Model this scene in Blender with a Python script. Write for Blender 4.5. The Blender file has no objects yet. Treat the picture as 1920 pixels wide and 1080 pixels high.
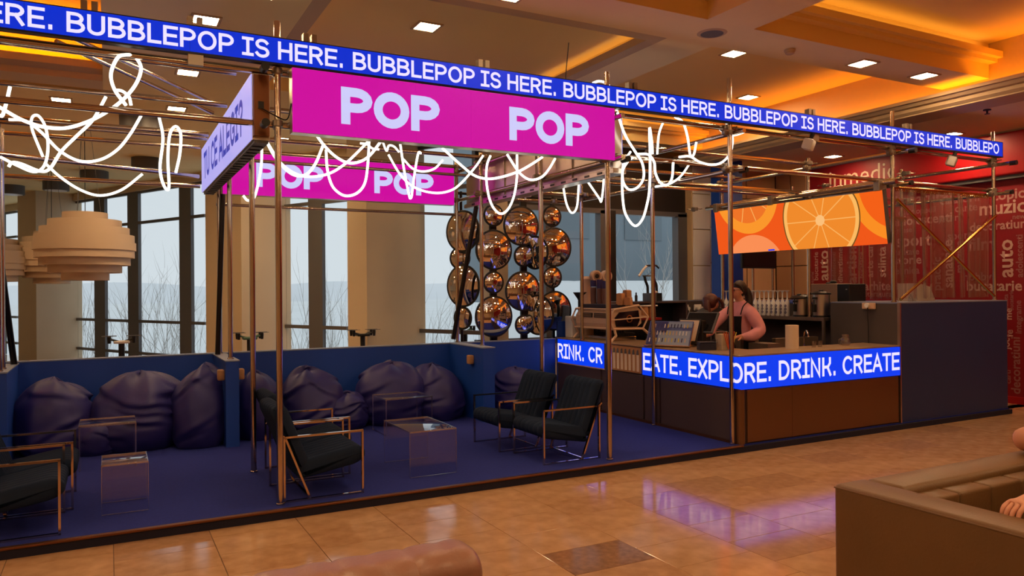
import bpy, bmesh, math, random
from mathutils import Vector, Matrix, noise
random.seed(7)
R = math.radians
SC = bpy.context.scene
COL = SC.collection

# ------------------------------------------------------------------ camera
YAW, PITCH, ROLL, FPX, EYE = R(27.97), R(0.15), R(-0.4626), 1425.7, 1.65
FW = Vector((math.sin(YAW)*math.cos(PITCH), math.cos(YAW)*math.cos(PITCH), math.sin(PITCH)))
r0 = Vector((math.cos(YAW), -math.sin(YAW), 0)); u0 = r0.cross(FW)
RT = math.cos(ROLL)*r0 + math.sin(ROLL)*u0
UP = -math.sin(ROLL)*r0 + math.cos(ROLL)*u0
CP = Vector((0, 0, EYE))
cam = bpy.data.cameras.new('camera'); camo = bpy.data.objects.new('camera', cam); COL.objects.link(camo)
cam.sensor_width = 36; cam.lens = FPX/1920*36; cam.clip_end = 2000; cam.clip_start = 0.05
M = Matrix((RT, UP, -FW)).transposed().to_4x4(); M.translation = CP
camo.matrix_world = M
SC.camera = camo

def ray(x, y): return FW + RT*((x-960)/FPX) - UP*((y-540)/FPX)
def at(x, y, ax, v):            # photograph pixel -> point on a world plane
    d = ray(x, y); i = 'XYZ'.index(ax)
    return CP + d*((v-CP[i])/d[i])
def srgb(r, g=None, b=None):
    if g is None: r, g, b = r
    f = lambda c: c/12.92 if c <= .04045 else ((c+.055)/1.055)**2.4
    return (f(r/255), f(g/255), f(b/255), 1)

# ------------------------------------------------------------------ world, exposure
W = bpy.data.worlds.new('sky'); SC.world = W; W.use_nodes = True
bg = W.node_tree.nodes['Background']; bg.inputs[0].default_value = srgb(214, 224, 230); bg.inputs[1].default_value = 1.0
vs = SC.view_settings; vs.view_transform = 'Standard'; vs.look = 'None'; vs.exposure = 0.0; vs.gamma = 1.0; vs.use_curve_mapping = False
DL = 150.0      # downlight radiance
SC.cycles.max_bounces = 8; SC.cycles.diffuse_bounces = 3; SC.cycles.glossy_bounces = 4
SC.cycles.transmission_bounces = 6; SC.cycles.transparent_max_bounces = 24; SC.cycles.sample_clamp_indirect = 4.0
SC.cycles.caustics_reflective = False; SC.cycles.caustics_refractive = False

# ------------------------------------------------------------------ materials
MATS = {}
def mat(name, col, rough=.5, metal=0., var=0., scale=6., bump=0., bscale=60., emit=0., alpha=None, spec=.5, coat=0., var2=None):
    if name in MATS: return MATS[name]
    m = bpy.data.materials.new(name); m.use_nodes = True; nt = m.node_tree; N = nt.nodes; L = nt.links
    p = N['Principled BSDF']; c = srgb(*col) if max(col) > 1 else (*col, 1)
    p.inputs['Base Color'].default_value = c; p.inputs['Roughness'].default_value = rough
    p.inputs['Metallic'].default_value = metal; p.inputs['Specular IOR Level'].default_value = spec
    if coat: p.inputs['Coat Weight'].default_value = coat; p.inputs['Coat Roughness'].default_value = .12
    tc = N.new('ShaderNodeTexCoord')
    if var or var2:
        n = N.new('ShaderNodeTexNoise'); n.inputs['Scale'].default_value = scale; n.inputs['Detail'].default_value = 5
        L.new(tc.outputs['Object'], n.inputs['Vector'])
        r = N.new('ShaderNodeValToRGB'); r.color_ramp.elements[0].position = .3; r.color_ramp.elements[1].position = .72
        if var2: a = srgb(*var2)
        else: a = tuple(v*(1-var) for v in c[:3])+(1,)
        r.color_ramp.elements[0].color = a; r.color_ramp.elements[1].color = tuple(min(1, v*(1+var*.6)) for v in c[:3])+(1,)
        L.new(n.outputs['Fac'], r.inputs['Fac']); L.new(r.outputs['Color'], p.inputs['Base Color'])
    if bump:
        n2 = N.new('ShaderNodeTexNoise'); n2.inputs['Scale'].default_value = bscale; n2.inputs['Detail'].default_value = 3
        L.new(tc.outputs['Object'], n2.inputs['Vector'])
        b = N.new('ShaderNodeBump'); b.inputs['Strength'].default_value = bump; b.inputs['Distance'].default_value = .01
        L.new(n2.outputs['Fac'], b.inputs['Height']); L.new(b.outputs['Normal'], p.inputs['Normal'])
    if emit:
        p.inputs['Emission Color'].default_value = c; p.inputs['Emission Strength'].default_value = emit
        p.inputs['Base Color'].default_value = (.01, .01, .01, 1)
        p.inputs['Specular IOR Level'].default_value = .15
    MATS[name] = m
    return m
def clear_mat(name, tint, opac, rough=.03, edge=.25, glossy=(1, 1, 1), facing=False):
    if name in MATS: return MATS[name]
    m = bpy.data.materials.new(name); m.use_nodes = True; nt = m.node_tree; N = nt.nodes; L = nt.links
    N.remove(N['Principled BSDF']); out = N['Material Output']
    t = N.new('ShaderNodeBsdfTransparent'); t.inputs[0].default_value = (*tint, 1)
    g = N.new('ShaderNodeBsdfGlossy'); g.inputs['Roughness'].default_value = rough; g.inputs['Color'].default_value = (*glossy, 1)
    lw = N.new('ShaderNodeLayerWeight'); lw.inputs['Blend'].default_value = edge
    mx = N.new('ShaderNodeMixShader'); ma = N.new('ShaderNodeMath'); ma.operation = 'MULTIPLY_ADD'
    ge = N.new('ShaderNodeNewGeometry'); bf = N.new('ShaderNodeMath'); bf.operation = 'SUBTRACT'; bf.inputs[0].default_value = 1.0
    L.new(ge.outputs['Backfacing'], bf.inputs[1])
    if facing: ma.inputs[1].default_value = 1.0
    else: L.new(bf.outputs[0], ma.inputs[1])
    if facing: L.new(lw.outputs['Facing'], ma.inputs[0])
    else: L.new(lw.outputs['Fresnel'], ma.inputs[0])
    ma.inputs[2].default_value = opac
    ma.use_clamp = True
    L.new(ma.outputs[0], mx.inputs[0]); L.new(t.outputs[0], mx.inputs[1]); L.new(g.outputs[0], mx.inputs[2])
    L.new(mx.outputs[0], out.inputs['Surface'])
    MATS[name] = m
    return m

mat('tile', (196, 156, 120), .10, var=.14, scale=7, bump=.02, bscale=12, var2=(176, 136, 100))
mat('tile_b', (190, 150, 114), .11, var=.14, scale=9, var2=(170, 128, 92))
mat('tile_dark', (150, 112, 86), .09, var=.2, scale=22, var2=(132, 98, 76))
mat('tile_mid', (178, 138, 106), .09, var=.12, scale=14, var2=(164, 126, 96))
mat('grout', (96, 70, 50), .8)
mat('carpet', (44, 54, 136), .95, var=.1, scale=40, bump=.15, bscale=300, spec=.1)
mat('carpet_side', (14, 16, 44), .8)
mat('bronze_trim', (120, 78, 52), .35, metal=.8)
mat('blue_paint', (12, 62, 160), .5, var=.05, scale=3)
mat('blue_top', (128, 140, 170), .45)
mat('blue_box', (34, 54, 104), .5, var=.06, scale=2)
mat('steel', (205, 192, 176), .16, metal=1.)
mat('steel_brushed', (190, 178, 165), .32, metal=1., var=.12, scale=3)
mat('gold_steel', (206, 168, 92), .2, metal=1.)
mat('clamp', (150, 138, 124), .4, metal=.9)
mat('black_tube', (42, 38, 38), .3, metal=.8)
mat('black', (16, 16, 18), .45)
mat('black_gloss', (10, 10, 12), .12)
mat('mirror', (232, 226, 220), .015, metal=1.)
mat('chrome', (214, 196, 180), .1, metal=1.)
mat('bag', (38, 36, 106), .5, var=.12, scale=5, bump=.12, bscale=18, spec=.35)
mat('velvet', (34, 46, 70), .9, bump=.04, bscale=160, spec=.08)
mat('acrylic_top', (200, 190, 185), .04, metal=.9)
mat('leather', (112, 82, 50), .42, var=.08, scale=5, bump=.12, bscale=90, spec=.45)
mat('leather_tuft', (156, 112, 94), .36, var=.06, scale=5, bump=.1, bscale=90, spec=.5)
mat('ceiling', (250, 226, 166), .85, var=.03, scale=2)
mat('ceiling_coffer', (252, 220, 146), .85)
mat('cornice', (204, 176, 136), .7)
mat('column', (214, 194, 164), .75, var=.03, scale=2)
mat('tan_wall', (204, 158, 120), .7, var=.04, scale=2)
mat('white_wall', (240, 234, 228), .7)
mat('mullion', (104, 104, 108), .45, metal=.3)
mat('dark_header', (30, 25, 24), .5)
mat('red_wall', (150, 18, 34), .5, var=.06, scale=1.5)
mat('red_header', (178, 20, 30), .4)
mat('word_a', (196, 140, 136), .6); mat('word_b', (168, 104, 104), .6); mat('word_c', (214, 170, 160), .6)
mat('sign_white', (222, 196, 176), .5)
mat('counter_dark', (74, 60, 62), .42, var=.06, scale=3)
mat('counter_bronze', (112, 76, 50), .3, metal=.35, var=.05, scale=2)
mat('worktop', (150, 122, 96), .28, var=.1, scale=14)
mat('panel_grey', (70, 60, 58), .6, var=.06, scale=4)
mat('cream', (214, 178, 150), .4); mat('cream_dark', (160, 128, 106), .4)
mat('paper', (222, 200, 176), .7); mat('kraft', (180, 128, 84), .75, var=.1, scale=30)
mat('cup_purple', (52, 40, 96), .5); mat('cup_brown', (128, 92, 84), .6)
mat('white_plastic', (230, 226, 222), .35); mat('navy', (24, 26, 54), .5)
mat('lamp_shade', (206, 182, 156), .6); mat('lamp_red', (190, 44, 40), .6)
mat('wood', (176, 128, 86), .5, var=.15, scale=30)
mat('snow', (232, 236, 238), .9, var=.06, scale=.08)
mat('hill_painted_haze', (232, 236, 240), 1., var=.08, scale=.02)  # distance haze is painted in as a pale, sky-like colour
mat('bark', (186, 182, 178), .9)
mat('far_window', (112, 124, 132), .3); mat('far_building', (128, 140, 148), .8, var=.08, scale=.3)
mat('skin', (214, 150, 122), .5); mat('hair_dark', (34, 22, 20), .5, bump=.3, bscale=60); mat('hair_red', (78, 34, 28), .45, bump=.3, bscale=60)
mat('pink_cloth', (240, 164, 172), .85, var=.08, scale=14, bump=.2, bscale=25); mat('black_cloth', (22, 20, 26), .8)
mat('grey_cloth', (66, 62, 62), .85); mat('lips', (168, 84, 78), .5)
mat('screen_off', (18, 18, 20), .15)
mat('grey_dark', (92, 92, 96), .5); mat('neon_holder', (230, 230, 230), .4)
mat('orange_plastic', (214, 92, 50), .4); mat('yellow_plastic', (214, 188, 60), .4); mat('red_plastic', (150, 30, 30), .4)
mat('drone_green', (70, 104, 84), .5)
mat('led_blue', (0, 60, 240), emit=1.0); mat('led_ticker', (0, 46, 208), emit=1.0); mat('led_pink', (206, 6, 158), emit=1.0); mat('led_lilac', (178, 172, 244), emit=.95)
mat('led_white', (226, 216, 255), emit=1.15); mat('led_lav', (206, 204, 250), emit=1.0); mat('led_ink', (40, 56, 168), emit=1.0)
mat('neon', (255, 244, 226), emit=2.6)
mat('downlight', (255, 212, 158), emit=DL)
mat('downlight_dim', (255, 214, 160), emit=6.)
mat('cove', (255, 150, 24), emit=15.)
mat('added_glow_soft', (255, 190, 90), emit=3.)  # glow of the uplights added in the deep coffers
mat('added_glow_mid', (255, 200, 120), emit=3.5)  # glow of the uplights added in the shallow middle coffer
mat('cove_left', (255, 156, 10), emit=42.)
clear_mat('glass', (.985, .99, .99), .006, edge=.06)
clear_mat('acrylic', (.96, .95, .97), .03, edge=.18)
clear_mat('acrylic_slab', (.93, .93, .95), .12, rough=.015, edge=.42)
clear_mat('acrylic_edge', (.85, .82, .84), .3, rough=.2, edge=.4)
clear_mat('pvc', (.88, .83, .86), .06, rough=.16, edge=.3, facing=True)
clear_mat('clear_plastic', (.86, .85, .84), .1, rough=.06, edge=.35)

def orange_mat():
    """flat print on a screen: orange slices"""
    m = bpy.data.materials.new('led_orange'); m.use_nodes = True; nt = m.node_tree; N = nt.nodes; L = nt.links
    N.remove(N['Principled BSDF']); out = N['Material Output']
    tc = N.new('ShaderNodeTexCoord'); sp = N.new('ShaderNodeSeparateXYZ'); L.new(tc.outputs['UV'], sp.inputs[0])
    def math_(op, a, b=None, clamp=False):
        n = N.new('ShaderNodeMath'); n.operation = op; n.use_clamp = clamp
        for i, v in enumerate((a, b)):
            if v is None: continue
            if isinstance(v, (int, float)): n.inputs[i].default_value = v
            else: L.new(v, n.inputs[i])
        return n.outputs[0]
    U, V = sp.outputs['X'], sp.outputs['Y']           # metres along, metres up
    def rad(cx, cy):
        dx = math_('SUBTRACT', U, cx); dy = math_('SUBTRACT', V, cy)
        return math_('SQRT', math_('ADD', math_('MULTIPLY', dx, dx), math_('MULTIPLY', dy, dy))), math_('ARCTAN2', dy, dx)
    def mix(f, a, b):
        n = N.new('ShaderNodeMix'); n.data_type = 'RGBA'
        if isinstance(f, (int, float)): n.inputs[0].default_value = f
        else: L.new(f, n.inputs[0])
        for i, v in ((6, a), (7, b)):
            if isinstance(v, tuple): n.inputs[i].default_value = v
            else: L.new(v, n.inputs[i])
        return n.outputs[2]
    c = srgb(240, 88, 26)
    def slice_(base, cx, cy, rr, rind, flesh, seg=True, pith=.1, edge=None):
        r, a = rad(cx, cy)
        inn = math_('LESS_THAN', r, rr); core = math_('LESS_THAN', r, rr-pith)
        o = mix(inn, base, rind)
        if edge:
            ring = math_('MULTIPLY', inn, math_('GREATER_THAN', r, rr-.018)); o = mix(ring, o, edge)
        o = mix(core, o, flesh)
        if seg:
            s = math_('ABSOLUTE', math_('SINE', math_('MULTIPLY', a, 5.0)))
            lines = math_('MULTIPLY', math_('LESS_THAN', math_('MULTIPLY', s, r), .035), core)
            o = mix(lines, o, srgb(250, 176, 92))
            o = mix(math_('LESS_THAN', r, .07), o, srgb(252, 190, 120))
        return o
    c = slice_(c, .68, .84, .57, srgb(250, 150, 44), srgb(238, 116, 40), pith=.15)
    c = slice_(c, .70, -.32, .57, srgb(250, 142, 84), srgb(250, 142, 84), False, pith=.02)
    c = slice_(c, 3.02, .74, .72, srgb(250, 142, 36), srgb(244, 96, 24), False, pith=.14)
    c = slice_(c, 1.86, .36, .59, srgb(252, 184, 96), srgb(240, 138, 44), pith=.07, edge=srgb(120, 80, 30))
    e = N.new('ShaderNodeEmission'); e.inputs[1].default_value = 1.0
    L.new(c, e.inputs[0]); L.new(e.outputs[0], out.inputs['Surface'])
    MATS['led_orange'] = m
orange_mat()

# ------------------------------------------------------------------ mesh helpers
class MB:
    def __init__(s): s.bm = bmesh.new()
    def box(s, x0, x1, y0, y1, z0, z1, bev=0., mtx=None, seg=1):
        vs = [s.bm.verts.new(v) for v in ((x0,y0,z0),(x1,y0,z0),(x1,y1,z0),(x0,y1,z0),(x0,y0,z1),(x1,y0,z1),(x1,y1,z1),(x0,y1,z1))]
        fs = [s.bm.faces.new([vs[i] for i in f]) for f in ((3,2,1,0),(4,5,6,7),(0,1,5,4),(1,2,6,5),(2,3,7,6),(3,0,4,7))]
        nv = vs
        if bev:
            es = list({e for f in fs for e in f.edges})
            r = bmesh.ops.bevel(s.bm, geom=es, offset=bev, segments=seg, profile=.5, affect='EDGES')
            nv = list({v for f in r['faces'] for v in f.verts} | {v for v in vs if v.is_valid})
        if mtx is not None:
            for v in nv: v.co = mtx @ v.co
        return s
    def tube(s, pts, r, n=10, closed=False, caps=True, taper=None):
        pts = [Vector(p) for p in pts]; m = len(pts); rings = []
        prev = None
        for i, p in enumerate(pts):
            if closed: t = pts[(i+1) % m]-pts[i-1]
            else: t = pts[min(i+1, m-1)]-pts[max(i-1, 0)]
            t.normalize()
            if prev is None:
                a = Vector((0, 0, 1)) if abs(t.z) < .9 else Vector((1, 0, 0))
                u = t.cross(a).normalized()
            else:
                u = (prev - t*prev.dot(t))
                u = u.normalized() if u.length > 1e-6 else t.orthogonal().normalized()
            prev = u; w = t.cross(u)
            rr = r if taper is None else taper[i]
            rings.append([s.bm.verts.new(p + (u*math.cos(k*2*math.pi/n)+w*math.sin(k*2*math.pi/n))*rr) for k in range(n)])
        for i in range(m if closed else m-1):
            A, B = rings[i], rings[(i+1) % m]
            for k in range(n): s.bm.faces.new((A[k], A[(k+1) % n], B[(k+1) % n], B[k]))
        if caps and not closed:
            s.bm.faces.new(rings[0][::-1]); s.bm.faces.new(rings[-1])
        return s
    def lathe(s, prof, n=24, c=(0,0,0), axis='Z', cap=True, mtx=None):
        c = Vector(c); rings = []
        for r, h in prof:
            ring = []
            for k in range(n):
                a = 2*math.pi*k/n; x, y = r*math.cos(a), r*math.sin(a)
                v = Vector((x, y, h)) if axis == 'Z' else (Vector((x, h, y)) if axis == 'Y' else Vector((h, x, y)))
                if mtx is not None: v = mtx @ v
                ring.append(s.bm.verts.new(c+v))
            rings.append(ring)
        for A, B in zip(rings, rings[1:]):
            for k in range(n): s.bm.faces.new((A[k], A[(k+1) % n], B[(k+1) % n], B[k]))
        if cap:
            s.bm.faces.new(rings[0][::-1]); s.bm.faces.new(rings[-1])
        return s
    def prism(s, poly, h0, h1, f):
        """poly 2D list, f(u,v,h)->3D"""
        a = [s.bm.verts.new(f(u, v, h0)) for u, v in poly]; b = [s.bm.verts.new(f(u, v, h1)) for u, v in poly]
        s.bm.faces.new(a[::-1]); s.bm.faces.new(b); n = len(poly)
        for i in range(n): s.bm.faces.new((a[i], a[(i+1) % n], b[(i+1) % n], b[i]))
        return s
    def quad(s, *pts):
        s.bm.faces.new([s.bm.verts.new(p) for p in pts]); return s
    def ball(s, c, rx, ry=None, rz=None, n=16, m=10, mtx=None):
        ry = ry or rx; rz = rz or rx; c = Vector(c)
        g = bmesh.ops.create_uvsphere(s.bm, u_segments=n, v_segments=m, radius=1)
        for v in g['verts']:
            p = Vector((v.co.x*rx, v.co.y*ry, v.co.z*rz))
            if mtx is not None: p = mtx @ p
            v.co = p + c
        return s
    def mesh(s, name, m, smooth=False, fix=True):
        if fix: bmesh.ops.recalc_face_normals(s.bm, faces=s.bm.faces[:])
        me = bpy.data.meshes.new(name); s.bm.to_mesh(me); s.bm.free()
        me.materials.append(MATS[m])
        if smooth:
            for p in me.polygons: p.use_smooth = True
            try: me.set_sharp_from_angle(angle=R(40))
            except Exception: pass
        return me
    def build(s, name, m, parent=None, smooth=False, label=None):
        o = bpy.data.objects.new(name, s.mesh(name, m, smooth)); COL.objects.link(o)
        if parent: 
            o.parent = parent
            pm = parent.matrix_basis.copy() if parent.parent is None else parent.parent.matrix_basis @ parent.matrix_parent_inverse @ parent.matrix_basis
            o.matrix_parent_inverse = pm.inverted()
        if label: o['label'] = label
        return o
def tag(o, label, cat, group=None, kind=None):
    if label: o['label'] = label
    if cat: o['category'] = cat
    if group: o['group'] = group
    if kind: o['kind'] = kind
    return o
def struct(o, label=None):
    o['kind'] = 'structure'
    if label: o['label'] = label
    return o
def thing(name, label, cat, loc=(0,0,0), rz=0., group=None):
    o = bpy.data.objects.new(name, None); COL.objects.link(o); o.empty_display_size = .1
    o.location = loc; o.rotation_euler = (0, 0, rz)
    return tag(o, label, cat, group)
def local(o):
    """children were modelled in the thing's own frame"""
    for c in o.children_recursive: c.matrix_parent_inverse = Matrix()
    return o
def copy_tree(o, parent=None):
    c = o.copy(); COL.objects.link(c)
    if parent: c.parent = parent
    for ch in o.children: copy_tree(ch, c)
    return c
def arc(cx, cy, r, a0, a1, n=10, ry=None):
    ry = ry or r
    return [(cx+r*math.cos(R(a0+(a1-a0)*i/n)), cy+ry*math.sin(R(a0+(a1-a0)*i/n))) for i in range(n+1)]
def catmull(P, sub=6):
    P = [Vector(p) for p in P]; out = []
    Q = [2*P[0]-P[1]]+P+[2*P[-1]-P[-2]]
    for i in range(1, len(Q)-2):
        a, b, c, d = Q[i-1], Q[i], Q[i+1], Q[i+2]
        for k in range(sub):
            t = k/sub
            out.append(.5*((2*b)+(c-a)*t+(2*a-5*b+4*c-d)*t*t+(3*b-a-3*c+d)*t**3))
    out.append(P[-1])
    return out

# ------------------------------------------------------------------ stroke lettering (LED type)
def glyph(ch):
    """(advance, strokes); strokes are (closed, points) in a box one unit high"""
    A = arc
    if ch == 'B': return .62, [(0, [(.06,0),(.06,1)]), (0, [(.06,1),(.3,1)]+A(.3,.76,.22,90,-90,8,.24)+[(.06,.52)]), (0, [(.06,.52),(.32,.52)]+A(.32,.26,.25,90,-90,8,.26)+[(.06,0)])]
    if ch == 'U': return .64, [(0, [(.06,1),(.06,.28)]+A(.31,.28,.25,180,360,12,.28)+[(.56,1)])]
    if ch == 'L': return .5, [(0, [(.06,1),(.06,0),(.46,0)])]
    if ch == 'E': return .55, [(0, [(.5,1),(.06,1),(.06,0),(.5,0)]), (0, [(.06,.51),(.46,.51)])]
    if ch == 'P': return .6, [(0, [(.06,0),(.06,1)]), (0, [(.06,1),(.3,1)]+A(.3,.72,.25,90,-90,8,.28)+[(.06,.44)])]
    if ch == 'R': return .62, [(0, [(.06,0),(.06,1)]), (0, [(.06,1),(.3,1)]+A(.3,.74,.24,90,-90,8,.26)+[(.06,.48)]), (0, [(.32,.48),(.54,0)])]
    if ch == 'O': return .74, [(1, A(.37,.5,.31,0,345,23,.5))]
    if ch == 'I': return .42, [(0, [(.2,0),(.2,1)]), (0, [(.02,1),(.38,1)]), (0, [(.02,0),(.38,0)])]
    if ch == 'S': return .58, [(0, A(.29,.755,.22,25,270,12,.245)+A(.29,.245,.24,90,-160,12,.265))]
    if ch == 'H': return .64, [(0, [(.06,0),(.06,1)]), (0, [(.56,0),(.56,1)]), (0, [(.06,.51),(.56,.51)])]
    if ch == 'D': return .66, [(0, [(.06,0),(.06,1)]), (0, [(.06,1),(.24,1)]+A(.24,.5,.34,90,-90,14,.5)+[(.06,0)])]
    if ch == 'N': return .64, [(0, [(.06,0),(.06,1),(.54,0),(.54,1)])]
    if ch == 'K': return .6, [(0, [(.06,0),(.06,1)]), (0, [(.5,1),(.5,.72),(.36,.48),(.06,.48)]), (0, [(.34,.48),(.52,0)])]
    if ch == 'C': return .66, [(0, A(.36,.5,.3,48,312,16,.5))]
    if ch == 'A': return .62, [(0, [(.02,0),(.3,1),(.58,0)]), (0, [(.12,.32),(.48,.32)])]
    if ch == 'T': return .56, [(0, [(.27,0),(.27,1)]), (0, [(.02,1),(.52,1)])]
    if ch == 'X': return .58, [(0, [(.04,0),(.52,1)]), (0, [(.04,1),(.52,0)])]
    if ch == 'G': return .68, [(0, A(.36,.5,.3,48,330,16,.5)+[(.62,.44),(.4,.44)])]
    if ch == '?': return .52, [(0, A(.25,.74,.21,170,-40,10,.26)+[(.26,.44),(.26,.28)]), (0, [(.26,.1),(.26,-.02)])]
    if ch == '.': return .26, [(0, [(.1,-.0),(.1,.1)])]
    return .2, []
def ribbon(mb, pts, th, closed, f, wfac=1.):
    pts = [Vector((p[0], p[1])) for p in pts]; n = len(pts); L, Rr = [], []
    for i in range(n):
        if closed: a, b = pts[i-1], pts[(i+1) % n]
        else: a, b = pts[max(i-1, 0)], pts[min(i+1, n-1)]
        d0 = (pts[i]-a); d1 = (b-pts[i])
        if d0.length < 1e-6: d0 = d1
        if d1.length < 1e-6: d1 = d0
        n0 = Vector((-d0.y, d0.x)).normalized(); n1 = Vector((-d1.y, d1.x)).normalized()
        m = (n0+n1); m = m.normalized() if m.length > 1e-4 else n0
        k = th/2/max(.45, m.dot(n0))
        p = pts[i].copy()
        if not closed and i == 0: p = p - d1.normalized()*th/2*.98
        if not closed and i == n-1: p = p + d0.normalized()*th/2*.98
        L.append(mb.bm.verts.new(f(*(p+m*k)))); Rr.append(mb.bm.verts.new(f(*(p-m*k))))
    for i in range(n if closed else n-1):
        j = (i+1) % n
        mb.bm.faces.new((L[i], Rr[i], Rr[j], L[j]))
def lettering(text, f, h, th=.15, wx=1., gap=.1, u0=0., clip=None, m='led_white', parent=None):
    """flat printed strokes, one object per letter; f(u,v)->3D with u to the right, v up; cap height h"""
    u = u0
    for ch in text:
        adv, st = glyph(ch)
        if st and (clip is None or (u >= clip[0]-.001 and u+adv*h*wx <= clip[1]+.001)):
            mb = MB(); ht = th/2
            for cl, pts in st:
                q = [(u+x*h*wx, (ht+y*(1-th))*h) for x, y in pts]
                ribbon(mb, q, th*h, cl, f)
            mb.build('letter', m, parent)
        u += (adv+gap)*h*wx
def text_width(text, h, wx=1., gap=.1): return sum((glyph(c)[0]+gap)*h*wx for c in text)

# ================================================================== THE SETTING
# floor: slab of grout with separate stone tiles laid on it in front of the stand
fl = MB().box(-6.2, 11.5, -8.2, 10.5, -.2, -.004).build('floor', 'grout'); struct(fl, 'polished beige stone tile floor of the mall hall')
TW, TD = .588, .392
tile_me = {}
for k in ('tile', 'tile_b', 'tile_dark', 'tile_mid'):
    tile_me[k] = MB().box(-TW/2+.0018, TW/2-.0018, -TD/2+.0018, TD/2-.0018, -.03, 0, bev=.0014).mesh('tile', k)
dark_px = [(1120, 1046), (1300, 960), (1225, 935), (1480, 905), (1560, 862), (1700, 845), (1780, 808), (330, 1010), (1330, 905), (1500, 1000)]
darks = set()
def tile_idx(P): 
    i = math.floor((P.x-.02)/TW); off = .5*TD if i % 2 else 0
    return i, math.floor((P.y-3.714-off)/TD)
for p in dark_px: darks.add(tile_idx(at(p[0], p[1], 'Z', 0)))
nt = 0
for i in range(-5, 20):
    off = .5*TD if i % 2 else 0
    for j in range(-9, 6):
        x = .02+TW*(i+.5); y = 3.714+off+TD*(j+.5)
        if y-TD/2 > 5.66 and x < 10.3: continue
        d = Vector((x, y, 0))-CP
        z = d.dot(FW)
        if z < 1.5: continue
        px = 960+FPX*d.dot(RT)/z; py = 540-FPX*d.dot(UP)/z
        if px < -420 or px > 2350 or py > 1500: continue
        k = ('tile_dark' if (i, j) == tile_idx(at(1120, 1046, 'Z', 0)) else 'tile_mid') if (i, j) in darks else ('tile_b' if random.random() < .4 else 'tile')
        o = bpy.data.objects.new('tile', tile_me[k]); COL.objects.link(o); o.location = (x, y, 0); o.parent = fl
        nt += 1
        if k == 'tile_dark': o['label'] = 'darker brown stone tile'
# remaining floor surface continues behind the camera and behind the stand
struct(MB().prism([(-6.2, 9.33), (11.2, 9.33), (11.2, 10.5), (4.5, 10.5), (-6.2, 32.5)], -.2, 0, lambda u, v, h: (u, v, h)).box(-6.2, 11.5, -8, -.02, -.004, 0).box(10.35, 11.5, 5.9, 9.3, -.004, 0).box(-6.2, -2.92, -.02, 9.3, -.004, 0).build('floor_hall', 'tile'), 'beige stone floor further off in the hall')

# ceiling with coffers, soffit z 4.05
ZS = 4.05
XC = [-14, -4.2, -.04, 1.5, 4.74, 5.3, 9.0]
coff = {}
def add_coff(x0, x1, y0, y1, d): coff[(x0, x1, y0, y1)] = d
for y0, y1 in ((1.6, 5.16), (5.72, 9.95)):
    add_coff(-4.2, -.04, y0, y1, .62); add_coff(5.3, 9.0, y0, y1, .40)
add_coff(1.5, 4.74, 5.72, 9.3, .17); add_coff(1.5, 4.74, 1.6, 5.16, .40)
xs = sorted({-6.2, 9.0, -4.2, -.04, 1.5, 4.74, 5.3}); ys = sorted({-8.2, 1.6, 5.16, 5.72, 9.3, 9.95})
mb = MB(); mb2 = MB()
for a, b in zip(xs, xs[1:]):
    if a >= 9.0: continue
    for c, d in zip(ys, ys[1:]):
        dep = 0
        for (x0, x1, y0, y1), q in coff.items():
            if x0 <= a and b <= x1 and y0 <= c and d <= y1: dep = q
        if not dep: mb.quad((a,c,ZS),(b,c,ZS),(b,d,ZS),(a,d,ZS))
        else: mb2.quad((a,c,ZS+dep),(b,c,ZS+dep),(b,d,ZS+dep),(a,d,ZS+dep))
mb.bm.faces.new([mb.bm.verts.new((x, y, ZS)) for x, y in ((-6.2, 9.95), (9.0, 9.95), (9.0, 10.6), (4.55, 10.6), (-6.2, 32.6))])
for (x0, x1, y0, y1), d in coff.items():
    for p, q in (((x0,y0),(x1,y0)),((x1,y0),(x1,y1)),((x1,y1),(x0,y1)),((x0,y1),(x0,y0))):
        if p[0] == q[0] == 9.0: continue
        mb2.quad((*p,ZS),(*q,ZS),(*q,ZS+d),(*p,ZS+d))
ce = mb.build('ceiling', 'ceiling'); struct(ce, 'warm beige suspended ceiling with recessed coffers')
mb2.build('coffer', 'ceiling_coffer', ce)
# stepped cornice moulding round the deep coffers
for (x0, x1, y0, y1), d in coff.items():
    if d < .2: continue
    m_ = MB()
    for w, z0, z1 in ((.10, ZS+.16, ZS+.20), (.16, ZS+.20, ZS+.27)):
        m_.box(x0, x1, y1-w, y1, z0, z1) if not (x0 < 0 and y1 > 9) else m_
        m_.box(x0, x1, y0, y0+w, z0, z1).box(x0, x0+w, y0+w, y1-w, z0, z1)
    m_.build('coffer_moulding', 'ceiling_coffer', ce)
    if y1 < 9 or x0 > 5: MB().box(x0+.2, x1-.2, y1-.10, y1-.06, ZS+.275, ZS+.285).build('added_uplight', 'added_glow_soft', ce)  # hidden uplight strips added on the ledges to brighten the coffers
    MB().box(x0+.06, x0+.10, y0+.2, y1-.2, ZS+.275, ZS+.285).build('added_uplight', 'added_glow_soft', ce)
lip = MB()  # lip added round the shallow coffer to hide its uplights
lip.box(4.60, 4.64, 5.72, 9.3, ZS, ZS+.075).box(4.64, 4.74, 5.72, 9.3, ZS, ZS+.012).box(1.6, 1.64, 5.72, 9.3, ZS, ZS+.075).box(1.5, 1.6, 5.72, 9.3, ZS, ZS+.012).box(1.64, 4.6, 5.82, 5.86, ZS, ZS+.075).box(1.64, 4.6, 5.72, 5.82, ZS, ZS+.012)
lip.build('coffer_lip', 'cornice', ce)
for a in ((4.67, 4.70, 5.9, 9.2), (1.54, 1.57, 5.9, 9.2), (1.7, 4.5, 5.75, 5.78)): MB().box(*a, ZS+.016, ZS+.026).build('added_uplight', 'added_glow_mid', ce)  # uplights added behind the lip to brighten this part of the ceiling
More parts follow.
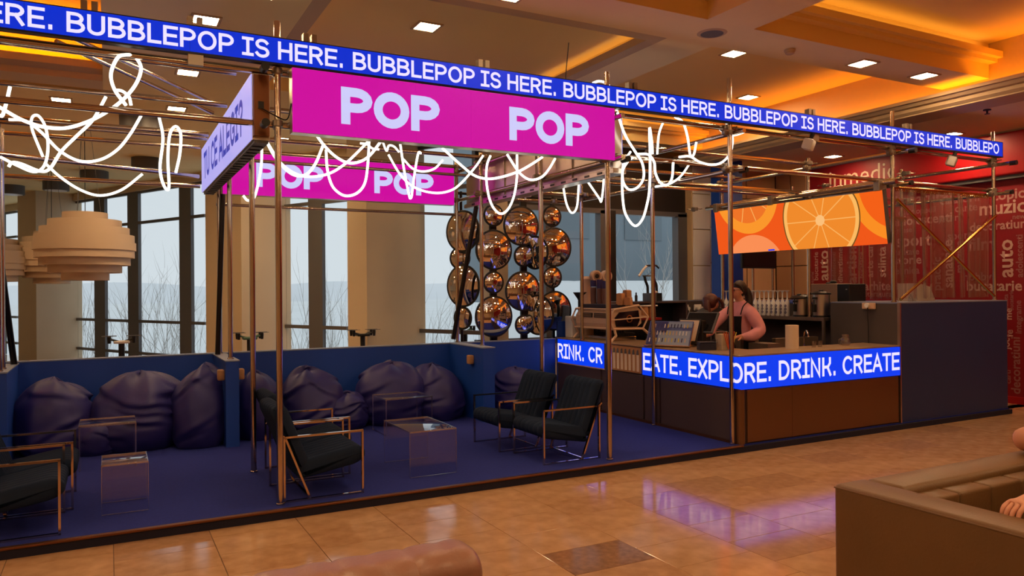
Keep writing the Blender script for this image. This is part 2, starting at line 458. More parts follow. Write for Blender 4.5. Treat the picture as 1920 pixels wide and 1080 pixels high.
# beam with a cornice trough that hides an orange light strip, and the lower shop ceiling behind it
prof = [(8.72,3.95),(8.72,3.91),(8.75,3.905),(8.78,3.87),(8.82,3.86),(8.82,3.82),(8.86,3.79),(8.86,3.775),(9.3,3.775),(9.3,4.6),(9.0,4.6),(9.0,3.84),(8.9,3.84),(8.76,3.9),(8.76,3.95)]
struct(MB().prism(prof, -8, 10.4, lambda u, v, h: (u, h, v)).build('trim_1', 'cornice', smooth=False), 'cream moulded cornice beam across the ceiling')
struct(MB().box(9.3, 11.5, -8.2, 10.6, 3.82, 3.95).build('ceiling_shop', 'ceiling'), 'lower ceiling in front of the red shop wall')
tag(MB().box(8.84, 8.9, .5, 10.0, 3.865, 3.885).build('cove_light', 'cove'), 'orange light strip hidden in the long cornice trough at right', 'light')
prof = [(9.5,4.2),(9.5,4.12),(9.56,4.07),(9.56,4.0),(9.97,4.0),(9.97,4.1),(9.56,4.13),(9.54,4.2)]
struct(MB().prism(prof, -4.2, -.04, lambda u, v, h: (h, u, v)).build('trim_2', 'cornice'), 'tan cornice trough below the orange wall of the left coffer')
tag(MB().box(-4.1, -.1, 9.62, 9.68, 4.135, 4.15).build('cove_light', 'cove_left'), 'orange light strip hidden in the left coffer trough', 'light')

# walls closing the hall out of view
struct(MB().box(-6.2, 11.5, -8.2, -8, 0, 5).build('wall_back', 'column'), 'cream hall wall behind the viewer')
struct(MB().box(-6.2, -6, -8, 32.4, 0, 5).build('wall_left', 'column'), 'cream hall wall out at the left')

# slanted window facade on the left: glass line G(t)
G0 = Vector((4.95, 9.73)); GD = Vector((-7.09, 14.5)).normalized(); GN = Vector((-GD.y, GD.x)); 
if GN.dot(-G0) < 0: GN = -GN
def g_at(px):
    d = ray(px, 545); d2 = Vector((d.x, d.y))
    # intersect camera ray with facade line
    a, b, c, e = GD.x, -d2.x, GD.y, -d2.y
    det = a*e-b*c; t = (-G0.x*e + b*G0.y)/det
    return t
def gp(t, off=0.): 
    p = G0+GD*t+GN*off; return p.x, p.y
def fbox(mb, t0, t1, o0, o1, z0, z1):
    q = [gp(t0,o0), gp(t1,o0), gp(t1,o1), gp(t0,o1)]
    a = [mb.bm.verts.new((x, y, z0)) for x, y in q]; b = [mb.bm.verts.new((x, y, z1)) for x, y in q]
    mb.bm.faces.new(a[::-1]); mb.bm.faces.new(b)
    for i in range(4): mb.bm.faces.new((a[i], a[(i+1) % 4], b[(i+1) % 4], b[i]))
    return mb
ZB = (.33, 1.03, 3.19, 3.86)
wins = [(789, 905, []), (537, 652, [(582, 608)]), (146, 387, [(180, 200), (243, 263), (340, 362)]), (-60, 34, [(-6, 10)])]
labs = ['tall window right of the wide tan column, behind the mirrors', 'tall window with one dark mullion between two cream columns',
        'wide window with three dark mullions behind the round lamps', 'window at the far left edge']
for wi, (a, b, mul) in enumerate(wins):
    t1, t0 = g_at(a), g_at(b)
    w = thing('window_%d' % (wi+1), None, None, (*gp((t0+t1)/2), 0)); struct(w, labs[wi])
    edges = [(t0-.02, t0)] 
    spans = sorted([tuple(sorted((g_at(m0), g_at(m1)))) for m0, m1 in mul])
    for m0, m1 in spans: fbox(MB(), m0, m1, -.03, .04, 0, 3.9).build('mullion', 'mullion', w)
    cuts = [t0]+[v for s_ in spans for v in s_]+[t1]
    for k in range(0, len(cuts), 2):
        c0, c1 = cuts[k], cuts[k+1]
        zz = (0,)+ZB
        for z0, z1 in zip(zz, zz[1:]):
            fbox(MB(), c0, c1, -.006, .006, z0+.03, z1-.03).build('pane', 'glass', w)
        for z in ZB: fbox(MB(), c0, c1, -.02, .04, z-.03, z+.03).build('transom', 'mullion', w)
# header wall above the facade
struct(fbox(MB(), -1.2, 26, -.1, .1, 3.88, 4.9).build('wall_window_head', 'column'), 'cream wall strip above the tall windows')
def solve_col(pxG, pxK, pxF):
    t = g_at(pxG); lo, hi = 0., 3.
    def px(p): 
        d = Vector((p[0], p[1], EYE))-CP; return 960+FPX*d.dot(RT)/d.dot(FW)
    for _ in range(50):
        m = (lo+hi)/2
        if px(gp(t, m)) > pxK: lo = m
        else: hi = m
    e = lo; lo, hi = 0., 4.
    for _ in range(50):
        m = (lo+hi)/2
        if px(gp(t+m, e)) > pxF: lo = m
        else: hi = m
    return t, e, lo
for n, (a, b, c) in enumerate(((146, 68, 34), (537, 453, 386), (789, 688, 652))):
    t, e, w = solve_col(a, b, c)
    o = fbox(MB(), t, t+w, -.1, e, 0, ZS).build('column', 'column')
    tag(o, ['square cream column left of the wide window', 'square cream column behind the scaffold poles, between two windows', 'wide tan column left of the mirrors'][n], 'column', 'cream columns along the windows')
o = MB().box(5.02, 5.3, 10.1, 10.4, 0, ZS).build('column', 'column'); tag(o, 'slim cream column seen between the round mirrors', 'column', 'cream columns along the windows')
# window wall behind the drinks kiosk, along X at Y 10.4
w = thing('window_5', None, None, (7.2, 10.4, 0)); struct(w, 'tall grey-framed window behind the coffee machine')
for a, b in ((5.3, 6.1), (6.22, 7.15), (7.44, 8.78)):
    MB().box(a, b, 10.394, 10.406, .9, 2.92).build('pane', 'glass', w)
for a, b in ((6.1, 6.22), (7.15, 7.28), (8.78, 8.98)): MB().box(a, b, 10.34, 10.5, 0, 2.95).build('mullion', 'mullion', w)
MB().box(7.28, 7.44, 10.32, 10.5, 0, 2.95).build('mullion', 'black', w)
MB().box(4.9, 8.98, 10.34, 10.46, 2.9, 2.98).build('transom', 'mullion', w)
MB().box(4.9, 8.98, 10.34, 10.46, .8, .9).build('sill', 'mullion', w)
struct(MB().box(4.9, 9.0, 10.38, 10.5, 2.98, 4.9).build('wall_kiosk_head', 'dark_header'), 'dark panel above the kiosk window')
struct(MB().box(4.9, 9.0, 10.38, 10.5, 0, .8).build('wall_kiosk_low', 'white_wall'))
# white panelled pier and tan panelled wall in the corner
pier = MB().box(8.98, 9.7, 10.22, 10.5, 0, ZS).build('wall_pier', 'cornice'); struct(pier, 'white panelled wall pier beside the kiosk window')
zc = [0, .72, 1.45, 2.05, 2.68, 3.3, 4.0]
for z0, z1 in zip(zc, zc[1:]):
    MB().box(9.0, 9.38, 10.19, 10.22, z0+.008, z1-.008, bev=.004).build('panel', 'white_wall', pier)
    MB().box(9.395, 9.69, 10.19, 10.22, z0+.008+.05, z1-.008+.05, bev=.004).build('panel', 'white_wall', pier)
tw = MB().box(9.7, 11.3, 10.4, 10.5, 0, 4.9).box(11.2, 11.3, 9.65, 10.4, 0, 4.9).build('wall_corner', 'grout'); struct(tw, 'tan panelled wall between the blue pillar and the red wall')
for z0, z1 in zip(zc, zc[1:]):
    for a, b in ((9.72, 10.42), (10.44, 11.16)): MB().box(a, b, 10.37, 10.4, z0+.008, z1-.008, bev=.004).build('panel', 'tan_wall', tw)
    for a, b in ((9.66, 10.0), (10.02, 10.36)): MB().box(11.17, 11.2, a, b, z0+.008, z1-.008, bev=.004).build('panel', 'tan_wall', tw)
# red shop wall with printed words
rw = MB().box(11.2, 11.4, -8, 9.65, 0, 3.95).build('wall_right', 'red_wall'); struct(rw, 'deep red shop wall covered with pale printed words')
MB().box(11.08, 11.2, -8, 7.85, 3.2, 3.8, bev=.03, seg=3).build('header_board', 'red_header', rw)
MB().box(11.10, 11.2, -8, 9.65, 3.8, 3.9).build('cornice', 'cornice', rw)
MB().box(11.12, 11.2, -8, 7.4, 3.15, 3.2).build('header_edge', 'grey_dark', rw)
MB().box(11.18, 11.2, -8, 9.65, 0, .1).build('skirting', 'red_header', rw)
def word(txt, u, z, size, rot=False, m='word_a', bold=.0):
    cu = bpy.data.curves.new('word', 'FONT'); cu.body = txt; cu.size = size; cu.offset = bold*size; cu.resolution_u = 2
    t = bpy.data.objects.new('word_tmp', cu); COL.objects.link(t)
    dg = bpy.context.evaluated_depsgraph_get()
    me = bpy.data.meshes.new_from_object(t.evaluated_get(dg)); bpy.data.objects.remove(t)
    for v in me.vertices:
        x, y = v.co.x, v.co.y
        if rot: x, y = -y, x
        v.co = (11.196, u-x, z+y)
    me.materials.clear(); me.materials.append(MATS[m])
    o = bpy.data.objects.new('word', me); COL.objects.link(o); o.parent = rw
def wpx(txt, x, y, size, rot=False, m='word_a', bold=.012):
    P = at(x, y, 'X', 11.196); word(txt, P.y, P.z, size, rot, m, bold)
wpx('inmedio', 1553, 352, .42, m='sign_white', bold=.0)
for t, x, y, s, r_, m in (
    ('topic', 1862, 376, .19, 0, 'word_a'), ('muzica', 1835, 404, .25, 0, 'word_c'), ('news', 1898, 411, .09, 0, 'word_b'), ('decoratiuni', 1818, 434, .165, 0, 'word_a'),
    ('auto', 1899, 520, .27, 1, 'word_c'), ('adolescenti', 1918, 520, .12, 1, 'word_b'), ('bucatarie', 1812, 545, .19, 0, 'word_c'),
    ('stiinta', 1890, 580, .08, 1, 'word_b'), ('bucatarie', 1900, 582, .07, 1, 'word_b'), ('integrame', 1915, 626, .105, 1, 'word_b'), ('me', 1897, 600, .12, 1, 'word_c'), ('fe', 1899, 632, .13, 1, 'word_a'),
    ('decoratiuni', 1913, 740, .16, 1, 'word_b'), ('joc', 1893, 655, .12, 1, 'word_c'), ('carti', 1895, 720, .1, 1, 'word_b'),
    ('literatura', 1620, 556, .125, 0, 'word_b'), ('arhitectura', 1620, 544, .19, 0, 'word_a'),
    ('bucatarie', 1534, 526, .125, 1, 'word_a'), ('auto', 1553, 526, .27, 1, 'word_c'), ('adolescenti', 1567, 526, .10, 1, 'word_b'), ('divertisment', 1580, 530, .13, 1, 'word_a'),
    ('artism', 1606, 532, .26, 1, 'word_b'), ('bucatarie', 1619, 522, .11, 1, 'word_b'), ('arte carte', 1637, 520, .155, 1, 'word_a'), ('stiinta', 1661, 520, .19, 1, 'word_c'),
    ('istorie', 1526, 536, .09, 1, 'word_b'), ('literatura', 1672, 388, .23, 0, 'word_b'), ('enciclopedii', 1684, 404, .12, 0, 'word_b'), ('adolescenti', 1678, 424, .19, 0, 'word_a'),
    ('mese', 1682, 437, .11, 0, 'word_b'), ('sport', 1680, 463, .25, 0, 'word_a'), ('sanatate', 1672, 479, .13, 0, 'word_b'), ('istorie', 1672, 496, .18, 0, 'word_a'),
    ('practic', 1764, 545, .17, 1, 'word_b'), ('sanatate', 1786, 540, .2, 1, 'word_a'), ('muzica', 1806, 512, .16, 1, 'word_b'), ('film', 1815, 470, .24, 0, 'word_b'),
    ('tehnica', 1672, 514, .15, 0, 'word_b'), ('hobby', 1806, 526, .15, 0, 'word_b'), ('carte', 1790, 398, .15, 0, 'word_b'), ('jocuri', 1760, 416, .13, 0, 'word_b'),
    ('calatorii', 1762, 384, .17, 0, 'word_b'), ('sport', 1776, 450, .16, 0, 'word_b')):
    wpx(t, x, y, s*1.1, bool(r_), m, .02)
# blue structural pillar
o = MB().box(9.04, 9.56, 9.6, 9.8, 0, ZS).build('pillar', 'blue_paint'); tag(o, 'tall dark blue pillar behind the orange screen', 'pillar')

# ================================================================== OUTSIDE
tag(MB().box(-150, 190, 10.8, 420, -2.6, -2.5).build('snow_field', 'snow'), 'snow-covered open ground outside the windows', 'snow')['kind'] = 'stuff'
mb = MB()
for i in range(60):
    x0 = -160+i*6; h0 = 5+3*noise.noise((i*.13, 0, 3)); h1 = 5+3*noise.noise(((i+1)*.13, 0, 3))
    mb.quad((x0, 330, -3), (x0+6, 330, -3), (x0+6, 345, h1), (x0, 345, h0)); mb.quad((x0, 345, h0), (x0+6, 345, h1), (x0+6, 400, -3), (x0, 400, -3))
tag(mb.build('hills', 'hill_painted_haze', smooth=True), 'hills in pale painted haze on the horizon beyond the windows', 'hill')
mb = MB()
for i in range(24):
    for j in range(8):
        def H(i, j):
            return (.52*(13.5+j*2.2)+i*.8, 13.5+j*2.2, -.6+2.6*min(1, (j/5.))**.8+.12*noise.noise((i*.5, j*.5, 1)))
        mb.quad(H(i,j), H(i+1,j), H(i+1,j+1), H(i,j+1))
tag(mb.build('snow_bank', 'snow', smooth=True), 'snowy bank rising behind the kiosk window', 'snow')['kind'] = 'stuff'
fb = thing('office_building', 'blue-grey building seen through the kiosk window', 'building', (31, 32, 0))
MB().box(17.5, 46, 32, 40, 1.0, 16).build('wall', 'far_building', fb)
for i in range(6): MB().box(19+i*4.6, 21.4+i*4.6, 31.94, 32.02, 4.2, 6.4).build('window', 'far_window', fb)
def bare_tree(name, loc, h, n, spread, label, seed):
    rnd = random.Random(seed); mb = MB()
    def branch(p, d, L, r, lv):
        pts = [p]; q = p.copy(); dd = d.copy()
        for k in range(4):
            dd = (dd + Vector((rnd.uniform(-.16,.16), rnd.uniform(-.16,.16), rnd.uniform(-.02,.12)))).normalized(); q = q+dd*L/4; pts.append(q.copy())
        mb.tube(pts, r, 4, taper=[r*(1-.2*k) for k in range(5)], caps=False)
        if lv:
            for k in range(4):
                b = pts[1+k % 4]; a = rnd.uniform(0, 6.28)
                branch(b, (dd+Vector((math.cos(a), math.sin(a), rnd.uniform(.2,.8)))*spread).normalized(), L*rnd.uniform(.45,.65), r*.5, lv-1)
    base = Vector((0, 0, 0))
    for k in range(n):
        a = rnd.uniform(0, 6.28)
        branch(base+Vector((math.cos(a)*.1, math.sin(a)*.1, 0)), Vector((math.cos(a)*spread*.5, math.sin(a)*spread*.5, 1)).normalized(), h*rnd.uniform(.5,.75), .012+.002*h, 2)
    o = mb.build(name, 'bark'); o.location = loc
    return tag(o, label, 'shrub', 'bare winter shrubs outside')
tpos = [(160, 26, 4.2), (215, 24, 4.6), (290, 27, 4.4), (325, 30, 4.8), (372, 26, 4.2), (560, 23, 4.4), (632, 26, 4.0), (812, 24, 4.6), (880, 26, 4.4)]
tl = ['bare shrub outside, left of the first mullion of the wide window', 'bare shrub outside above the flat white drone', 'bare shrub outside in the middle of the wide window', 'taller bare shrub outside toward the right of the wide window',
      'bare shrub outside at the right end of the wide window', 'bare shrub outside left of the single mullion', 'bare shrub outside right of the single mullion', 'bare shrub outside right of the wide tan column', 'bare shrub outside behind the side-facing mirrors']
for i, (px, dist, h) in enumerate(tpos):
    d = ray(px, 600); P = CP+d*dist
    bare_tree('bare_shrub', (P.x, P.y, -2.5), h, 7, .45, tl[i], 40+i)
bare_tree('bare_shrub', (13.2, 16.6, .2), 3.2, 5, .7, 'bare branching shrub outside the kiosk window', 77)

# ================================================================== STAND
PZ = .07
pl = thing('stand_platform', 'low platform with violet-blue carpet and thin bronze edge', 'platform', (4, 5.65, 0))
MB().box(-3.5, 10.31, 5.655, 9.32, .0, PZ-.012).build('plinth', 'carpet_side', pl)
MB().box(-3.5, 10.30, 5.69, 9.32, PZ-.012, PZ).build('carpet', 'carpet', pl)
MB().box(-3.5, 5.62, 5.645, 5.69, PZ-.012, PZ+.004, bev=.003).build('edge_trim', 'bronze_trim', pl)

# blue booth walls
def bwall(name, x0, x1, y0, y1, z1, label):
    t = thing(name, label, 'partition', ((x0+x1)/2, y0, PZ), group='blue booth partitions')
    MB().box(x0, x1, y0, y1, PZ, z1-.012).build('board', 'blue_paint', t)
    MB().box(x0-.006, x1+.006, y0-.006, y1+.006, z1-.012, z1).build('cap', 'blue_top', t)
    return t
bwall('booth_back_wall', -3.4, 5.58, 9.22, 9.31, .962, 'long low blue back wall behind the bean bags')
dv = [bwall('booth_divider', -.95, -.815, 8.22, 9.214, .945, 'low blue divider at the left edge of the photo'),
      bwall('booth_divider', 1.05, 1.18, 8.2, 9.214, .955, 'low blue divider between the two bean bag booths'),
      bwall('booth_divider', 3.955, 4.11, 8.2, 9.214, .965, 'low blue divider right of the second booth')]
for x0, x1, y, z, lb in ((.985, 1.05, 8.27, .80, 'small wooden peg block on the left face of the middle divider'), (1.18, 1.245, 8.27, .80, 'small wooden peg block on the right face of the middle divider'),
                         (3.89, 3.955, 8.45, .80, 'small wooden peg block on the left face of the right divider'), (4.11, 4.13, 8.3, .80, 'thin wooden peg block on the right edge of the right divider')):
    tag(MB().box(x0, x1, y, y+.09, z-.055, z+.055, bev=.012, seg=2).build('wall_peg', 'wood', smooth=True), lb, 'peg')

# ------------------------------------------------------------------ scaffold frame
fr = thing('tube_scaffold', 'chrome tube scaffold frame with clamps carrying the screens', 'scaffold', (4, 5.8, PZ))
TR = .0242
def vbar(x, y, z0, z1, m='steel', lb=None, base=True):
    up = MB().tube([(x,y,z0),(x,y,z1)], TR, 14).build('upright', m, fr, True, lb)
    if base: MB().lathe([(.026,0),(.032,.0),(.032,.012),(.027,.016)], 14, (x,y,z0)).build('foot', 'steel', up, True)
def hbar(a, b, m='steel', r=TR, name='rail'): MB().tube([a, b], r, 12).build(name, m, fr, True)
clamp_me = None
def clamp(x, y, z, rz=0.):
    global clamp_me
    if clamp_me is None:
        c = MB().lathe([(.034,-.024),(.038,-.02),(.038,.02),(.034,.024)], 12)
        c.box(-.014, .014, .025, .075, -.014, .014, bev=.003).lathe([(.034,-.022),(.037,-.02),(.037,.02),(.034,.022)], 12, (0,.055,0), 'X')
        c.tube([(.03,-.02,0),(.075,-.035,0)], .006, 6).box(.068, .078, -.06, -.012, -.006, .006)
        c.tube([(-.03,.08,0),(-.07,.1,.01)], .006, 6).box(-.078, -.068, .078, .124, -.005, .005)
        clamp_me = c.mesh('clamp', 'clamp', True)
    o = bpy.data.objects.new('clamp', clamp_me); COL.objects.link(o); o.parent = fr
    o.matrix_parent_inverse = fr.matrix_basis.inverted(); o.location = (x, y, z); o.rotation_euler = (0, 0, rz)
ZU, ZL = 3.29, 2.90
UPR = {-.88: [(8.3,.945),(8.55,.945)], 1.12: [(5.8,PZ),(6.97,PZ),(8.36,.955),(9.2,.955)], 4.09: [(5.8,PZ),(7.03,PZ),(8.5,.965),(9.25,.965)],
       5.58: [(5.77,PZ),(7.02,PZ),(8.52,.97)], 8.17: [(5.8,1.47),(7.02,1.26),(8.62,1.26)], 10.2: [(5.8,1.47),(7.1,1.45),(9.1,1.45)]}
for x, L in UPR.items():
    for k, (y, z0) in enumerate(L):
        zt = 3.66 if k == 0 else 3.36
        if x == 5.58 and k == 0: zt = 3.78
        if x == 8.17 and k == 0: zt = 3.72
        if x == -.88: zt = 3.2
        vbar(x, y, z0, zt)
    yy = [y for y, _ in L]
    if x > 0:
        for z, y1 in ((ZL-.05, yy[-1]+.2), (ZU-.06, yy[-1]+.2)):
            if x in (1.12,): continue
            hbar((x+.05, 5.62, z), (x+.05, y1, z))
            for y, _ in L: clamp(x, y, z, math.pi*.5)
ROWS = [5.8, 7.0, 8.4, 9.2]
for k, y in enumerate(ROWS):
    xe = 10.35 if k == 0 else 8.6
    if k == 0: hbar((-3.4, y+.05, ZU), (xe, y+.05, ZU)); hbar((-3.4, y+.05, ZL), (10.35, y+.05, ZL))
    else:
        hbar((-3.4, y+.05, ZU), (.93, y+.05, ZU)); hbar((1.09, y+.05, ZU), (4.18, y+.05, ZU)); hbar((4.33, y+.05, ZU), (xe, y+.05, ZU))
        hbar((4.33, y+.05, ZL), (10.35 if k == 1 else 5.8, y+.05, ZL))
    for x in (1.12, 4.09, 5.58, 8.17, 10.2):
        clamp(x, y, ZU)
        if k == 0 or x > 5: clamp(x, y, ZL)
hbar((-3.4, 9.3, 2.86), (.93, 9.3, 2.86)); hbar(at(-60, 282, 'Y', 8.0), at(372, 331, 'Y', 9.1)); hbar((-3.4, 8.55, 3.27), (.93, 8.55, 3.27))
hbar((1.1, 9.3, 2.66), (4.3, 9.3, 2.66), 'steel', .018); hbar((1.1, 8.5, 3.06), (4.15, 8.5, 3.06), 'steel', .018)
hbar((-3.4, 6.3, 3.44), (.9, 6.3, 3.38))            # extra rail and braces left
hbar((8.2, 8.62, ZL), (10.3, 8.62, ZL)); hbar((5.6, 8.55, 3.1), (9.9, 8.55, 3.1))
hbar((-.35, 6.9, 3.62), (.92, 8.0, 3.42), 'steel', .02, 'brace'); hbar((-.3, 6.0, 3.44), (.9, 7.4, 3.36), 'steel', .016, 'brace')
hbar((-.95, 8.1, 2.95), (-.84, 9.1, .95), 'black_tube', .03, 'brace')
hbar((1.14, 9.05, 2.75), (1.07, 9.0, .96), 'black_tube', .028, 'brace')
hbar(at(893, 388, 'Y', 8.95), at(850, 636, 'Y', 9.1), 'black_tube', .03, 'brace')
hbar(at(1020, 305, 'Y', 7.6), at(1240, 305, 'Y', 9.6), 'steel', .02, 'brace')
# crossed braces of the curtain bay
hbar((8.22, 5.78, 2.68), (10.15, 5.78, 1.52), 'gold_steel', .018, 'brace'); hbar((8.22, 5.75, 1.5), (10.15, 5.75, 2.56), 'gold_steel', .018, 'brace')
# brackets that grip the ticker
for x in (-.1, .55, 1.35, 2.8, 4.35, 6.75, 8.4):
    MB().box(x-.05, x-.012, 5.74, 5.8, 3.5, 3.585).box(x+.012, x+.05, 5.74, 5.8, 3.5, 3.585).box(x-.05, x+.05, 5.76, 5.8, 3.49, 3.52).build('bracket', 'clamp', fr)
for x in (.55, 6.78):
    MB().box(x-.05, x+.05, 5.72, 5.76, 3.24, 3.33).build('bracket', 'clamp', fr)
# black end caps of the cross tubes
for p in ((1.0, 5.6, 3.26), (1.0, 5.6, 2.86), (4.2, 5.62, 2.84), (5.66, 5.62, 2.84), (8.24, 5.6, 2.86), (8.24, 5.55, 3.23), (10.27, 5.55, 3.23), (10.27, 5.6, 2.86)):
    MB().tube([p, (p[0], p[1]+.09, p[2])], .03, 12).build('end_cap', 'black', fr, True)

# ------------------------------------------------------------------ LED ticker
FT = lambda y: (lambda u, v: (u, y, v))
tk = thing('led_ticker', 'long blue LED ticker reading BUBBLEPOP IS HERE along the front rail', 'screen', (4.8, 5.74, 3.31))
MB().box(-3.4, 10.26, 5.712, 5.77, 3.315, 3.515).build('housing', 'black', tk)
n_mod = 14
for i in range(n_mod):
    a = -3.38+i*(13.62/n_mod); MB().box(a+.001, a+13.62/n_mod-.001, 5.706, 5.713, 3.328, 3.506).build('led_module', 'led_ticker', tk)
# lettering: every phrase starts where the photograph shows a B
bx = [at(125, 45, 'Y', 5.7).x, at(660, 118, 'Y', 5.7).x, at(1054, 178, 'Y', 5.7).x, at(1357, 220, 'Y', 5.7).x, at(1598, 252, 'Y', 5.7).x, at(1793, 274, 'Y', 5.7).x]
pitch = (bx[5]-bx[0])/5
phr = 'BUBBLEPOP IS HERE. '
h = .134; wx = pitch/text_width(phr, h, 1.0, .1)
for k in range(-2, 6):
    u0_ = bx[0]+k*pitch
    lettering(phr, lambda u, v: (u, 5.7045, 3.350+v), h, th=.165, wx=wx, u0=u0_, clip=(-1.6, 10.255), parent=tk)
# ------------------------------------------------------------------ POP screens
def pop_screen(label, x0, x1, y, z0, z1, P, cap, zb, housing=.1):
    t = thing('led_screen', label, 'screen', ((x0+x1)/2, y, z0), group='pink POP screens')
    MB().box(x0, x1, y, y+housing, z0, z1).build('housing', 'steel_brushed', t)
    n = 6
    for i in range(n):
        a = x0+(x1-x0)*i/n; b = x0+(x1-x0)*(i+1)/n
        MB().box(a+.0008, b-.0008, y-.008, y, z0+.004, z1-.004).build('led_module', 'led_pink', t)
    for ua, ub in P:
        wx = (ub-ua)/text_width('POP', cap, 1., .12)*1.0
        lettering('POP', lambda u, v: (u, y-.0095, zb+v), cap, th=.25, wx=wx*1.04, gap=.12, u0=ua, m='led_lav', parent=t)
px_ = lambda x, y, Y: at(x, y, 'Y', Y)
pop_screen('large pink POP POP screen hung under the blue ticker', 1.21, 4.115, 5.72, 2.83, 3.312, [(px_(643, 200, 5.71).x, px_(823, 200, 5.71).x), (px_(958, 240, 5.71).x, px_(1103, 240, 5.71).x)], .285, 2.925)
pop_screen('smaller-looking pink POP POP screen at the back, below the neon loops', 1.15, 4.0, 9.13, 2.762, 3.25, [(px_(483, 330, 9.12).x, px_(606, 330, 9.12).x), (px_(704, 345, 9.12).x, px_(812, 345, 9.12).x)], .285, 2.865)
# side screen TU CE ALEGI?
t = thing('led_screen', 'pale lilac side screen reading TU CE ALEGI?', 'screen', (.95, 7.5, 2.77))
MB().box(.945, 1.07, 5.84, 9.2, 2.775, 3.262).build('housing', 'steel_brushed', t)
MB().box(.95, 1.06, 5.80, 5.84, 2.80, 3.25).build('end_plate', 'bronze_trim', t)
for i in range(7):
    a = 5.84+i*.48; MB().box(.937, .945, a+.001, a+.479, 2.779, 3.258).build('led_module', 'led_lilac', t)
MB().box(.96, 1.06, 5.84, 9.2, 2.755, 2.775).build('bottom_rail', 'grey_dark', t)
for i in range(22):
    y = 6.0+i*.145; MB().box(.97, 1.05, y, y+.06, 2.748, 2.756).build('vent_slot', 'black', t)
wxx = 2.55/text_width('TU CE ALEGI?', .27, 1, .1)
lettering('TU CE ALEGI?', lambda u, v: (.9355, 8.93-u, 2.885+v), .29, th=.19, wx=wxx, m='led_ink', parent=t)
MB().box(.98, 1.02, 5.785, 5.80, 3.0, 3.05).build('plug', 'black', t)
MB().tube(catmull([(1.0,5.78,3.0),(1.1,5.77,2.95),(1.18,5.76,2.93),(1.21,5.75,3.05)],5), .005, 6).build('cable', 'black', t)
# right side screen seen from behind (brushed steel back)
t = thing('led_screen', 'screen seen from behind, brushed steel back above the round mirrors', 'screen', (4.25, 7.5, 2.74))
MB().box(4.2, 4.3, 5.86, 9.17, 2.78, 3.27).build('back_plate', 'steel_brushed', t)
for y in (6.6, 7.35, 8.1): MB().box(4.185, 4.2, y-.04, y+.04, 2.79, 3.26).build('rib', 'steel_brushed', t)
MB().box(4.17, 4.32, 5.82, 9.19, 2.735, 2.785, bev=.004).build('bottom_rail', 'steel_brushed', t)
MB().box(4.3, 4.308, 5.86, 9.17, 2.785, 3.265).build('led_face', 'led_lilac', t)
for i in range(14): MB().box(4.165, 4.171, 6.0+i*.22, 6.08+i*.22, 2.75, 2.77).build('vent_slot', 'black', t)

# orange slice screen, hung tilted over the right counter
t = thing('menu_screen', 'tilted screen showing orange slices above the bar', 'screen', (8.05, 7.2, 2.15))
p0, p1, p2, p3 = [Vector(p) for p in ((8.12, 8.64, 2.158), (8.12, 5.83, 2.158), (7.93, 5.77, 2.772), (7.93, 8.52, 2.782))]
p0 = Vector((8.12, 8.64, 2.16)); p3 = Vector((7.94, 8.535, 2.785)); p1 = Vector((8.12, 5.835, 2.16)); p2 = Vector((7.94, 5.77, 2.775))
nn = (p1-p0).cross(p3-p0).normalized()
if nn.x > 0: nn = -nn
mb = MB(); f = mb.bm.faces.new([mb.bm.verts.new(p+nn*.004) for p in (p0, p1, p2, p3)])
uvl = mb.bm.loops.layers.uv.new('UVMap')
for lp, uv in zip(f.loops, ((0,0),(2.8,0),(2.75,.64),(.05,.64))): lp[uvl].uv = uv
me = bpy.data.meshes.new('image_face'); mb.bm.to_mesh(me); mb.bm.free(); me.materials.append(MATS['led_orange'])
o = bpy.data.objects.new('image_face', me); COL.objects.link(o); o.parent = t; o.matrix_parent_inverse = t.matrix_basis.inverted()
mb = MB(); q = [p0, p1, p2, p3]
a = [mb.bm.verts.new(p) for p in q]; b = [mb.bm.verts.new(p-nn*.07) for p in q]
mb.bm.faces.new(a); mb.bm.faces.new(b[::-1])
for i in range(4): mb.bm.faces.new((a[i], a[(i+1) % 4], b[(i+1) % 4], b[i]))
mb.build('housing', 'grey_dark', t)
MB().tube([(7.98, 5.62, 2.86), (7.98, 8.75, 2.85)], .028, 12).build('hanging_tube', 'steel', t, True)
MB().tube([(8.06, 5.62, 2.9), (8.06, 8.75, 2.89)], .018, 12).build('hanging_tube', 'steel', t, True)
for y in (5.83, 7.45, 8.5): MB().box(7.91, 8.05, y-.04, y+.04, 2.77, 2.9, bev=.006).build('hanger', 'clamp', t)
MB().box(8.105, 8.113, 7.55, 7.66, 2.165, 2.185).build('status_mark', 'led_blue', t)

# ------------------------------------------------------------------ neon tubes
def neon(label, org, sc, pts, Y0, Y1=None, r=.0115):
    Y1 = Y0 if Y1 is None else Y1; P = []
    for i, (a, b) in enumerate(pts):
        y = Y0+(Y1-Y0)*i/max(1, len(pts)-1); P.append(at(org[0]+a/sc, org[1]+b/sc, 'Y', y))
    tag(MB().tube(catmull(P, 7), r, 8).build('neon_tube', 'neon', smooth=True), label, 'neon light', 'white neon tubes hung in the scaffold')
A_ = ((0, 90), 3.725); B_ = ((0, 0), 2.7); C_ = ((380, 0), 2.7); D_ = ((540, 230), 5.684); E_ = ((840, 260), 5.647); F_ = ((1120, 200), 4.5); G_ = ((880, 0), 3.692)
neon('white neon tube with a tall loop, upper left of the side screen', *A_, [(-60,380),(0,415),(150,500),(300,550),(450,560),(600,520),(740,450),(860,360),(950,250),(985,140),(940,60),(875,48),(820,70),(775,180),(800,290),(880,400)], 6.1, 5.72)
neon('short slanted neon tube at the left edge', *A_, [(0,470),(18,470),(45,380),(70,270)], 6.4)
